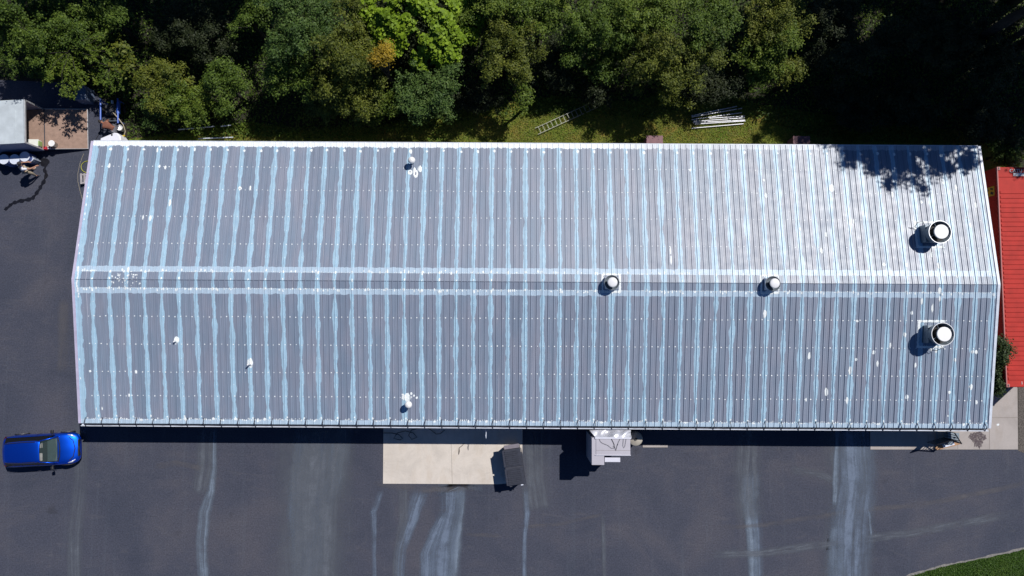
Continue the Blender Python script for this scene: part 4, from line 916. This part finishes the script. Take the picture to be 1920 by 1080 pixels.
pb=MB(); pb.lathe((0,0,0),[(.001,.0),(.15,.0),(.155,.2),(.168,.21),(.160,.24),(.165,.45),(.178,.46),(.17,.49),(.175,.72)],24).build('pail_body',M_GP,t,smooth=True)
MB().lathe((0,0,0),[(.172,.70),(.19,.71),(.19,.735),(.165,.735),(.165,.64),(.001,.64)],28).build('rim',M_LID,t)
MB().box((.19,.06,.40),(.03,.05,.60)).build('level_strip',M_LID,t)

# ================================================================== PEOPLE
M_SKIN=mat('skin',(.42,.22,.15),.55,var=.08); M_SKIN2=mat('tanned_skin',(.30,.13,.075),.55,var=.08); M_SHIRT=mat('white_shirt',(.72,.72,.78),.8,var=.05); M_TAN=mat('tan_trousers',(.36,.30,.22),.85,var=.1); M_SHOE=mat('pale_shoe',(.42,.38,.34),.7); M_HAIR=mat('dark_hair',(.03,.024,.022),.7)
M_RUST=mat('rust_shirt',(.21,.080,.050),.8,var=.12); M_GREYP=mat('grey_trousers',(.14,.14,.16),.85,var=.1); M_MOUTH=mat('lips',(.30,.10,.08),.5); M_EYE=mat('eyes',(.03,.02,.02),.3)
def skin(name,V,E,Rr,m,parent,sub=2,rootv=0):
    me=bpy.data.meshes.new(name); bm=bmesh.new(); L=bm.verts.layers.skin.verify(); vs=[bm.verts.new(v) for v in V]
    for a,c in E: bm.edges.new((vs[a],vs[c]))
    for i,v in enumerate(vs):
        r=Rr[i]; v[L].radius=r if isinstance(r,tuple) else (r,r); v[L].use_root=(i==rootv)
    bm.to_mesh(me); bm.free(); me.materials.append(m); o=bpy.data.objects.new(name,me); COL.objects.link(o); o.parent=parent
    md=o.modifiers.new('k','SKIN'); md.use_smooth_shade=True; s2=o.modifiers.new('s','SUBSURF'); s2.levels=sub; s2.render_levels=sub
    return o
def person(px,py,yaw_,label,pose,mats,scale=1.0,origin=None):
    if origin is None: origin=at(px,py)
    t=root('person',(origin[0],origin[1],0),yaw_,label,'person'); t.scale=(scale,)*3
    J=pose; skinm,shirt,trous,hair=mats
    V=[];Rr=[];E=[]
    def add(p,r,par=None):
        V.append(tuple(p)); Rr.append(r)
        if par is not None: E.append((par,len(V)-1))
        return len(V)-1
    pel=add(J['pelvis'],(.14,.11)); 
    P_=Vector(J['pelvis']); C_=Vector(J['chest']); N_=Vector(J['neck']); H_=Vector(J['head'])
    ab=add((P_+C_)/2,(.13,.10),pel); ch=add(C_,(.155,.11),ab); nk=add(N_,.058,ch); add(N_*.5+H_*.5,.062,nk); hb=add(H_-Vector((0,0,.02)),.092,len(V)-1); add(H_+(H_-N_).normalized()*.07,.082,hb)
    for s_ in ('L','R'):
        hp=add(J['hip'+s_],.085,pel); kn=add(J['knee'+s_],.058,hp); ank=add(J['ankle'+s_],.040,kn); he=add(J['toe'+s_],.038,ank)
        sh=add(J['sh'+s_],.060,ch); el=add(J['elb'+s_],.040,sh); wr=add(J['wri'+s_],.028,el)
        W_=Vector(J['wri'+s_]); d=(W_-Vector(J['elb'+s_])).normalized(); pm=add(W_+d*.07,(.036,.020),wr)
        sd_=d.cross(Vector((0,0,1))); sd_=sd_.normalized() if sd_.length>.1 else Vector((1,0,0)); dn=Vector((0,0,-1))
        base=W_+d*.09
        for k,(o_,l_) in enumerate(((-.030,.070),(-.010,.082),(.010,.078),(.030,.062))):
            a_=add(base+sd_*o_,.010,pm); b_=add(base+sd_*o_*1.15+d*l_*.5+dn*.006,.0095,a_); add(base+sd_*o_*1.2+d*l_*.85+dn*.030,.008,b_)
        th=add(W_+d*.035+sd_*-.038,.012,wr); add(W_+d*.075+sd_*-.062+dn*.012,.010,th)
    skin('body',V,E,Rr,skinm,t)
    # clothing over the body
    sv_=[J['pelvis'],(P_+C_)/2,J['chest'],N_*.75+C_*.25]; se=[(0,1),(1,2),(2,3)]; sr=[(.158,.128),(.152,.120),(.185,.135),(.085,.075)]
    for s_ in ('L','R'):
        S_=Vector(J['sh'+s_]); E2=Vector(J['elb'+s_]); k=len(sv_); sv_+= [S_,S_*.35+E2*.65]; sr+=[.080,.066]; se+=[(2,k),(k,k+1)]
    skin('shirt',[tuple(v) for v in sv_],se,sr,shirt,t)
    tv=[P_+Vector((0,0,.03))]; te=[]; trr=[(.165,.135)]
    for s_ in ('L','R'):
        k=len(tv); tv+=[Vector(J['hip'+s_]),Vector(J['knee'+s_]),Vector(J['knee'+s_])*.12+Vector(J['ankle'+s_])*.88]; trr+=[.105,.078,.062]; te+=[(0,k),(k,k+1),(k+1,k+2)]
    skin('trousers',[tuple(v) for v in tv],te,trr,trous,t)
    for s_ in ('L','R'):
        a_=Vector(J['ankle'+s_]); b_=Vector(J['toe'+s_]); skin('shoe',[tuple(a_+Vector((0,-.03,-.035))),tuple((a_+b_)/2+Vector((0,0,-.02))),tuple(b_+Vector((0,.02,0)))],[(0,1),(1,2)],[(.050,.045),(.052,.040),(.044,.030)],M_SHOE,t)
    # head details
    up=(H_-N_).normalized(); fw=Vector(J['face']).normalized(); fw=(fw-up*fw.dot(up)).normalized(); rt=fw.cross(up)
    q=MB(); q.lathe((0,0,0),[(.001,.118),(.05,.108),(.085,.075),(.100,.03),(.100,-.02),(.088,-.06)],18); mtx=Matrix((rt,fw,up)).transposed().to_4x4()
    o=q.build('hair',hair,t,smooth=True); o.matrix_local=Matrix.Translation(H_+up*.035-fw*.018)@mtx
    q=MB(); q.bar(H_+fw*.085,H_+fw*.118-up*.03,.012,8,r2=.018); q.build('nose',skinm,t,smooth=True)
    q=MB(); q.bar(H_+fw*.090-up*.055-rt*.024,H_+fw*.090-up*.055+rt*.024,.008,6); q.build('mouth',M_MOUTH,t)
    for s2 in (-1,1):
        q=MB(); c=H_+fw*.088+rt*.03*s2+up*.008; q.bar(c-fw*.006,c+fw*.004,.010,8); q.build('eye',M_EYE,t)
        q=MB(); c=H_+rt*.094*s2-up*.01; q.bar(c-rt*.012*s2,c+rt*.010*s2,.026,10,r2=.030); q.build('ear',skinm,t,smooth=True)
    return t
pose1=dict(pelvis=(0,-.06,.90),chest=(-.02,.06,1.24),neck=(-.02,.14,1.42),head=(-.01,.23,1.53),face=(0,.8,-.6),
 hipL=(-.10,-.05,.84),kneeL=(-.16,.02,.46),ankleL=(-.22,.02,.09),toeL=(-.25,.16,.045),hipR=(.10,-.05,.84),kneeR=(.15,.03,.46),ankleR=(.18,-.02,.09),toeR=(.24,.11,.045),
 shL=(-.20,.08,1.31),elbL=(-.28,.16,1.05),wriL=(-.24,.32,.90),shR=(.18,.12,1.30),elbR=(.24,.34,1.08),wriR=(.16,.56,.86))
px_=at(68,323); 
person(0,0,R(-58),'person in a white shirt and tan trousers leaning over the grey container',pose1,(M_SKIN,M_SHIRT,M_TAN,M_HAIR),1.1,origin=(px_[0]-.02,px_[1]-.05))
pose2=dict(pelvis=(0,-.02,.55),chest=(0,.34,.78),neck=(0,.52,.84),head=(0,.66,.86),face=(0,.5,-.9),
 hipL=(-.11,0,.50),kneeL=(-.20,.26,.42),ankleL=(-.17,-.02,.09),toeL=(-.19,.13,.045),hipR=(.11,0,.50),kneeR=(.20,.28,.44),ankleR=(.17,0,.09),toeR=(.19,.15,.045),
 shL=(-.19,.40,.82),elbL=(-.30,.52,.60),wriL=(-.20,.70,.42),shR=(.19,.40,.82),elbR=(.31,.50,.60),wriR=(.22,.70,.44))
p2=at(208,238,.5)
person(0,0,R(62),'person with dark hair and a rust coloured top crouching by the blue framed machine',pose2,(M_SKIN2,M_RUST,M_GREYP,M_HAIR),1.0,origin=(p2[0]+.20,p2[1]-.12))

# ================================================================== MACHINE, TANK, BUCKET, HOSES AT THE CORNER
M_BLUE=mat('blue_steel',(.03,.11,.50),.4,var=.15,scale=4); M_ENG=mat('engine_dark',(.045,.045,.05),.5,var=.4,scale=10); M_HOSE=mat('tan_hose',(.42,.36,.26),.6); M_YH=mat('yellow_hose',(.45,.45,.06),.5); M_TANK=mat('white_tank',(.80,.80,.86),.45,var=.04)
mx,my=at(206,208,.7)
t=root('spray_rig',(mx,my,0),R(2),'machine in a blue tubular frame with a dark engine, half hidden by foliage','machine')
q=MB(); 
for s_ in (-1,1):
    o=MB().bar((s_*.50,-.75,.75),(s_*.50,.70,.78),.045,10); o.bar((s_*.50,-.6,.1),(s_*.50,-.6,.75),.03,8); o.bar((s_*.50,.6,.1),(s_*.50,.6,.75),.03,8); o.build('side_rail',M_BLUE,t)
MB().box((.50,.15,.70),(.16,.70,.20)).build('blue_tank',M_BLUE,t,bevel=.05)
MB().box((0,.1,.42),(.62,.66,.42)).build('engine',M_ENG,t,bevel=.04)
MB().bar((-.12,.22,.62),(-.12,.22,.82),.10,16).build('air_filter',M_ENG,t,bevel=.01)
MB().bar((-.35,-.48,.50),(.30,-.48,.50),.13,20).build('hose_drum',M_ENG,t,bevel=.01)
MB().bar((-.42,-.60,.72),(.42,-.60,.72),.025,8).build('crossbar',M_GALV,t)
MB().box((.08,.55,.60),(.10,.20,.12)).build('pump_head',M_LID,t,bevel=.02)
for s_ in (-1,1): MB().bar((s_*.58,.2,.2),(s_*.70,.2,.2),.20,20).build('wheel',M_TYRE,t,bevel=.02)
q=MB(); pts=[at3(211,210,.7),at3(222,222,.75),at3(231,234,.6),at3(235,246,.4),at3(233,253,.3),at3(229,256,.25)]
tag(q.tube(pts,.030,8).build('tan_hose',M_HOSE,smooth=True),'thick tan hose curving from the machine towards the white tank','hose')
x,y=at(224,239,.5); t=root('plastic_bucket',(x,y,0),0,'open white bucket on the ground between the crouching person and the curved hose','bucket')
MB().lathe((0,0,0),[(.001,.01),(.13,.01),(.16,.50),(.172,.50),(.172,.47),(.150,.46),(.001,.40)],24).build('pail',M_WHITEMET,t,smooth=True); MB().tube([(.17*math.cos(a),.17*math.sin(a),.49-.10*math.sin(a)) for a in np.linspace(0,math.pi,12)],.006,5).build('handle',M_GALV,t)
z=.9; P=[at(188,259,z),at(214,248.5,z),at(220,249,z),at(226,256,z),at(227,268,z),at(187,268,z)]
t=root('white_tank',(P[0][0]+.5,P[0][1]-.1,0),0,'white angular tank tucked under the rear corner of the eave','tank')
b=MB().prism([(p[0]-P[0][0]-.5,p[1]-P[0][1]+.1) for p in P][::-1],.05,.9); b.build('tank_shell',M_TANK,t,bevel=.05)
c=at(210,253,.9); MB().bar((c[0]-P[0][0]-.5,c[1]-P[0][1]+.1,.88),(c[0]-P[0][0]-.5,c[1]-P[0][1]+.1,.925),.05,14).build('filler_cap',M_BLK,t)
c=at(226,256,.35); tag(MB().bar((c[0],c[1],.35),(c[0]+.24,c[1]+.06,.33),.05,10).build('hose_coupling',mat('yellow_fitting',(.55,.40,.02),.4)),'yellow fitting at the lower end of the tan hose','fitting')
x,y=at(150,174,.9); t=root('blue_crate',(x,y,0),.03,'dull blue metal box half hidden under the feathery tree','box')
M_DB=mat('dull_blue',(.13,.17,.26),.6,var=.3,scale=12)
MB().box((0,0,.45),(.66,.80,.9)).build('box_body',M_DB,t,bevel=.03); MB().box((0,0,.92),(.70,.84,.05)).build('box_lid',M_DB,t,bevel=.02)
tag(MB().tube([at3(200,232,.1),at3(190,243,.04),at3(184,254,.03),at3(179,262,.03),at3(172,275,.03)],.014,6).build('black_cable',M_BLK),'thin black cable running from the machine towards the shed corner','cable')
pts=[at3(165+13*math.cos(a),313+11*math.sin(a),.04) for a in np.linspace(.2,2*math.pi,26)]
tag(MB().tube(pts,.018,6).build('yellow_hose',M_YH,smooth=True),'loop of yellow hose poking out from under the left roof edge','hose')
tag(MB().tube([(p[0],p[1],.02) for p in dense([(157,288),(150,306),(146,325),(146,340),(150,358),(156,378)],5,.02)],.008,5).build('thin_cord',M_HOSE),'thin pale cord lying on the asphalt along the left roof edge','cord')
x,y=at(160,334,.3); t=root('slatted_pallet',(x+.15,y,0),.08,'weathered slatted pallet poking out from under the left roof edge','pallet')
M_WOODG=mat('grey_wood',(.38,.35,.36),.8,var=.2,scale=8)
for k in range(5): MB().box((-.40+k*.20,0,.28),(.12,.62,.03)).build('slat',M_WOODG,t)
for s_ in (-1,1): MB().box((0,s_*.24,.14),(.95,.07,.24)).build('bearer',M_WOODG,t)

# ================================================================== LADDER, PIPES, HATCHES BEHIND
M_LAD=mat('ladder_alu',(.36,.36,.30),.5,metal=.3)
a=Vector(at(1006,246,.2)); c_=Vector(at(1118,195,.2)); d=(c_-a); LL=d.length; t=root('extension_ladder',((a+c_)/2).to_3d(),math.atan2(d.y,d.x),'long aluminium ladder lying diagonally on the grass into the shade','ladder')
for s_ in (-1,1): MB().box((0,s_*.20,.16),(LL,.024,.08)).build('side_rail',M_LAD,t)
for k in range(14): MB().bar((-LL/2+.2+k*(LL-.4)/13,-.19,.16),(-LL/2+.2+k*(LL-.4)/13,.19,.16),.018,8).build('rung',M_LAD,t)
M_PIP=mat('galv_pipe',(.62,.62,.66),.35,metal=.35)
PP=[((1297,217),(1382,199)),((1297,219.5),(1391,203)),((1297,224.5),(1391,211)),((1300,228),(1396,221)),((1300,230),(1397,225)),((1303,233),(1397,227)),((1297,240.5),(1394,232)),((1330,222),(1396,218))]
LBL=['shortest top pipe of the bundle on the grass, partly shaded','second pipe from the top of the bundle, partly shaded','third pipe from the top of the bundle','pale fourth pipe at the middle of the bundle','bright fifth pipe lying against the pale fourth pipe','sixth pipe just below the bright middle pair','lowest pipe, separated from the bundle by a strip of grass','short pipe overlapping the middle of the bundle at its right end']
for i,(p,q_) in enumerate(PP):
    p=Vector(at3(*p,.10));q2=Vector(at3(*q_,.12)); t=root('metal_pipe',(p+q2)/2,0,LBL[i],'pipe','pipes laid on the grass')
    c=(p+q2)/2; t.location=(c.x,c.y,0); z0=.10+.03*(i%2)
    P1=Vector((p.x-c.x,p.y-c.y,z0)); P2=Vector((q2.x-c.x,q2.y-c.y,z0))
    MB().bar(P1,P2,  .027,12).build('tube',M_PIP,t,smooth=False); dd=(P2-P1).normalized(); MB().bar(P1-dd*.01,P1+dd*.09,.034,12).build('coupling',M_PIP,t)
M_MAR=mat('maroon_metal',(.19,.085,.10),.6,var=.15,scale=5)
for i,(px0,px1,py,lb) in enumerate(((1212,1243,254,'maroon flat topped hatch behind the eave, beside the open grass'),(1487,1519,255,'maroon flat topped hatch behind the eave, at the edge of the deep shade'))):
    p0=at(px0,py,1.0);p1=at(px1,py,1.0); wd_=p1[0]-p0[0]; dp=p0[1]-(Y1-.40)
    t=root('hatch_box',((p0[0]+p1[0])/2,p0[1]-dp/2,0),0,lb,'hatch','maroon hatches behind the shed')
    MB().box((0,0,.48),(wd_-.08,dp-.04,.96)).build('box_body',M_MAR,t,bevel=.01); MB().box((0,0,.98),(wd_,dp,.04)).build('lid',M_MAR,t,bevel=.01)
for (p,q_,lb) in (((334,243),(402,237),'long grey pole lying in the weeds behind the left part of the eave'),((414,237),(433,234.5),'short pale pole end showing in the weeds'),((372,260),(437,257.5),'pale pole lying right behind the eave')):
    tag(MB().bar(at3(*p,.45),at3(*q_,.45),.035,8).build('pole',M_WTRIM),lb,'pole','poles lying behind the eave')

# ================================================================== HOUSING, TANK, DUMPSTER, STAIRS IN FRONT
M_HG=mat('housing_grey',(.46,.44,.49),.5,var=.05,scale=2); M_HL2=mat('housing_edge',(.66,.66,.74),.45,var=.05)
def R2(px0,py0,px1,py1,z): a=at(px0,py0,z); b=at(px1,py1,z); return a[0],a[1],b[0],b[1]
hx,hy=at(1148,838,2.7)
t=root('duct_housing',(hx,hy,0),0,'light grey stepped sheet metal housing standing against the front of the shed','housing')
def hbox(name,px0,py0,px1,py1,z0,z1,m,bev=.012,par=None):
    x0,y1,x1,y0=R2(px0,py0,px1,py1,z1); return MB().box(((x0+x1)/2-hx,(y0+y1)/2-hy,(z0+z1)/2),(x1-x0,y1-y0,z1-z0)).build(name,m,par or t,bevel=bev)
def hbox_to_eave(name,px0,px1,py1,z0,z1,m):
    x0,y1,x1,y0=R2(px0,810,px1,py1,z1); y1=Y0-.20; return MB().box(((x0+x1)/2-hx,(y0+y1)/2-hy,(z0+z1)/2),(x1-x0,y1-y0,z1-z0)).build(name,m,t,bevel=.012)
hbox('lower_housing',1109.5,821,1133,872,.0,2.79,M_HG)
mh=hbox('main_housing',1117.5,822,1182,853.5,.02,2.82,M_HG)
hbox('top_edge',1115.5,820,1183.5,823.5,2.70,2.86,M_HL2); hbox('bottom_edge',1116,853,1183,854.5,2.66,2.85,M_HL2)
hbox('small_ledge',1134,858,1163,866.5,2.45,2.62,M_HL2)
q=MB(); x0,y1,x1,y0=R2(1118,844.2,1182,844.8,2.83); q.box(((x0+x1)/2-hx,(y0+y1)/2-hy,2.822),(x1-x0,.012,.006)); q.build('seam',M_JOINT,t)
# crumpled flashing sheet between gutter and housing
M_FLA=mat('crumpled_flashing',(.56,.56,.60),.35,metal=.35,var=.35,scale=3)
b=MB(); nx,ny=22,8; A=at(1104,808,2.45); B=at(1182,821,2.75)
for j in range(ny+1):
    for i in range(nx+1):
        u=i/nx;v=j/ny; xl=at(1104+12*v,808,2.5)[0]; xr=at(1183,808,2.5)[0]; x=xl*(1-u)+xr*u; y=(Y0-.19)*(1-v)+B[1]*v
        z=2.42*(1-v)+2.74*v+.10*math.sin(u*9+v*3)*math.sin(v*3.14)+.07*math.sin(u*21+v*5)*math.sin(v*3.14)-(.10*(1-u)**2)
        b.v.append((x-hx,y-hy,z))
for j in range(ny):
    for i in range(nx): k=j*(nx+1)+i; b.face((k,k+nx+1,k+nx+2,k+1))
for q_ in range(len(b.f)):
    f=b.f[q_]; v=[Vector(b.v[i]) for i in f]
    if (v[1]-v[0]).cross(v[2]-v[0]).z<0: b.f[q_]=f[::-1]
b.build('flashing',M_FLA,t,smooth=True)
def wire(name,px,z,m,r,par,o=(0,0)):
    pts=[at(p[0],p[1],z) for p in px]; return MB().tube([(p[0]-o[0],p[1]-o[1],z+random.uniform(0,.015)) for p in pts],r,5).build(name,m,par)
for px in ([(1124,823),(1126,828),(1130,831),(1140,835),(1146,840),(1151,841),(1150,836)],[(1146,822),(1150,830),(1153,840),(1155,845),(1157,836),(1160,828),(1163,823)],[(1147,823),(1152,833),(1154,844),(1159,832)],[(1169,823),(1168,836),(1170,840),(1172,836),(1174,823)]):
    wire('loose_wire',px,2.85,M_BLK,.008,t,(hx,hy))
x,y=at(1192,823,.9); t=root('round_tank',(x,y,0),0,'round pale tank standing in the shadow right of the grey housing','tank')
MB().lathe((0,0,0),[(.001,0),(.38,0),(.40,.85),(.36,.92),(.001,.95)],32).build('tank_shell',mat('beige_tank',(.42,.38,.32),.6),t,smooth=True); MB().bar((0,0,.93),(0,0,1.02),.07,14).build('filler_cap',M_BLK,t)
# dumpster
M_DUM=mat('dumpster_steel',(.035,.038,.055),.6,var=.2,scale=5); M_DLID=mat('dumpster_lid',(.036,.040,.058),.6,spec=.3,var=.25,scale=8); M_DGR=mat('dumpster_rim',(.17,.15,.18),.5,var=.2)
dx,dy=at(963.5,876,1.25); 
t=root('dumpster',(dx,dy,0),R(8.5),'dark dumpster with two ribbed black lids at the corner of the concrete pad','dumpster')
DL,DW=2.02,1.02
q=MB(); q.box((0,0,.66),(DW-.06,DL-.04,1.10)); q.build('bin_body',M_DUM,t,bevel=.02)
for sy in (-1,1):
    o=MB().box((-.02,sy*(DL/4),1.245),(DW,DL/2-.10,.045)).build('lid',M_DLID,t,bevel=.012)
    q=MB()
    for k in range(8): q.box((-.02,sy*(DL/4)-.36+k*.105,1.285),(DW*.74,.05,.05))
    q.build('lid_rib',M_DLID,o,bevel=.006)
MB().box((.03,DL/2+.10,1.12),(DW*.84,.22,.05),tilt=(-.25,0)).build('front_lip',M_DGR,t,bevel=.01)
q=MB(); q.bar((DW/2+.02,-DL/2+.02,1.24),(DW/2+.02,DL/2-.02,1.24),.022,8); q.build('hinge_bar',M_DUM,t)
for s_ in (-1,1): MB().box((.0+s_*(DW/2-.2),-DL/2-.02,1.15),(.14,.06,.06)).build('lid_handle',M_LID if s_>0 else M_DUM,t,bevel=.01)
q=MB(); q.box((DW/2,0,.9),(.10,DL*.7,.12)); q.build('fork_pocket',M_DUM,t)
# cables on the pad and a dangling light fitting
tag(MB().tube([at3(p[0],p[1],.05) for p in ((719,812),(735,812),(748,815),(755,822),(750,825),(738,822),(745,812),(760,808),(775,812),(782,820),(772,824),(766,816),(772,806),(800,800),(818,814),(826,813),(834,806))],.016,6).build('black_cable',M_BLK,smooth=True),'black cable looped loosely on the concrete pad in the shed shadow','cable')
tag(MB().tube([at3(p[0],p[1],.045) for p in ((860,852),(861,846),(861,840),(866,836),(871,831))],[.02,.035,.02,.018,.012],6).build('fallen_twig',mat('twig',(.12,.10,.09),.9)),'small dark twig lying on the sunlit concrete pad','twig')
tag(MB().tube([at3(p[0],p[1],2.0) for p in ((911,806),(911.5,812),(911,817),(911.5,822))],[.03,.02,.03,.012],6).build('hanging_bracket',M_LID),'small white bracket sticking out from under the gutter above the pad','bracket')
# stairs with railings at the right end
sx_,sy_=at(1772,822,1.0)
M_RAIL=mat('black_railing',(.02,.02,.025),.45); M_WD=mat('new_timber',(.42,.24,.13),.75,var=.15,scale=6)
t=root('metal_stairs',(sx_,sy_,0),0,'black steel steps and railing under the right end of the front eave','stairs')
def S(px,py,z): p=at(px,py,z); return (p[0]-sx_,p[1]-sy_,z)
def rail(name,p,q_,z0a,z0b,n):
    o=MB(); 
    P=Vector(p);Q=Vector(q_); o.bar(P,Q,.032,8); o.build('handrail',M_RAIL,t)
    for k in range(n+1):
        f=k/n; u=P*(1-f)+Q*f; MB().bar((u.x,u.y,z0a*(1-f)+z0b*f),tuple(u),.020,6).build('baluster',M_RAIL,t)
rail('r',S(1757,834,1.35),S(1788,825,1.75),.4,.8,8); rail('r',S(1788,825,1.75),S(1803,832,1.35),.8,.4,6); rail('r',S(1790,812,1.75),S(1803,832,1.35),.8,.4,4)
p=S(1790,818,.8); MB().box((p[0],p[1]-.1,.55),(.8,.5,.05)).build('landing',M_GALV,t)
for k in range(4):
    p=S(1782-k*7,822,.7-.15*k); MB().box((p[0],p[1],.66-.16*k),(.26,.75,.03)).build('tread',M_GALV,t)
a=Vector(at3(1753,841,.10)); b_=Vector(at3(1799,829.5,.14)); d=b_-a
tag(MB().box(((a.x+b_.x)/2,(a.y+b_.y)/2,.16),(d.length,.20,.05),rz=math.atan2(d.y,d.x)).build('timber_board',M_WD,bevel=.006),'orange timber board lying at the foot of the black steps','board')
a=Vector(at3(1765,836,.12)); b_=Vector(at3(1786,830.5,.14)); d=b_-a
tag(MB().box(((a.x+b_.x)/2,(a.y+b_.y)/2+.02,.28),(d.length,.20,.05),rz=math.atan2(d.y,d.x)).build('white_board',M_LID,bevel=.006),'white board lying beside the orange timber board','board')
q=MB(); c=at(1832,824); b=MB(); b.poly([(c[0]+math.cos(a)*.42*(1+.3*math.sin(3*a)+random.uniform(-.15,.15)),c[1]+math.sin(a)*.48*(1+random.uniform(-.2,.2)),.056) for a in np.linspace(0,2*math.pi,36,endpoint=False)])
st=NT('rust_stain'); P_,x_,y_,z_=st.pos(); n_=st.noise(P_,12,4,.7); st.lk(st.ramp(n_,[(.34,(.15,.15,.15)),(.56,(.8,.8,.8))]),st.b.inputs['Alpha']); st.b.inputs['Base Color'].default_value=(.10,.075,.085,1); st.b.inputs['Roughness'].default_value=.9
o=b.build('pavement_stain',st.mat); tag(o,kind='structure')
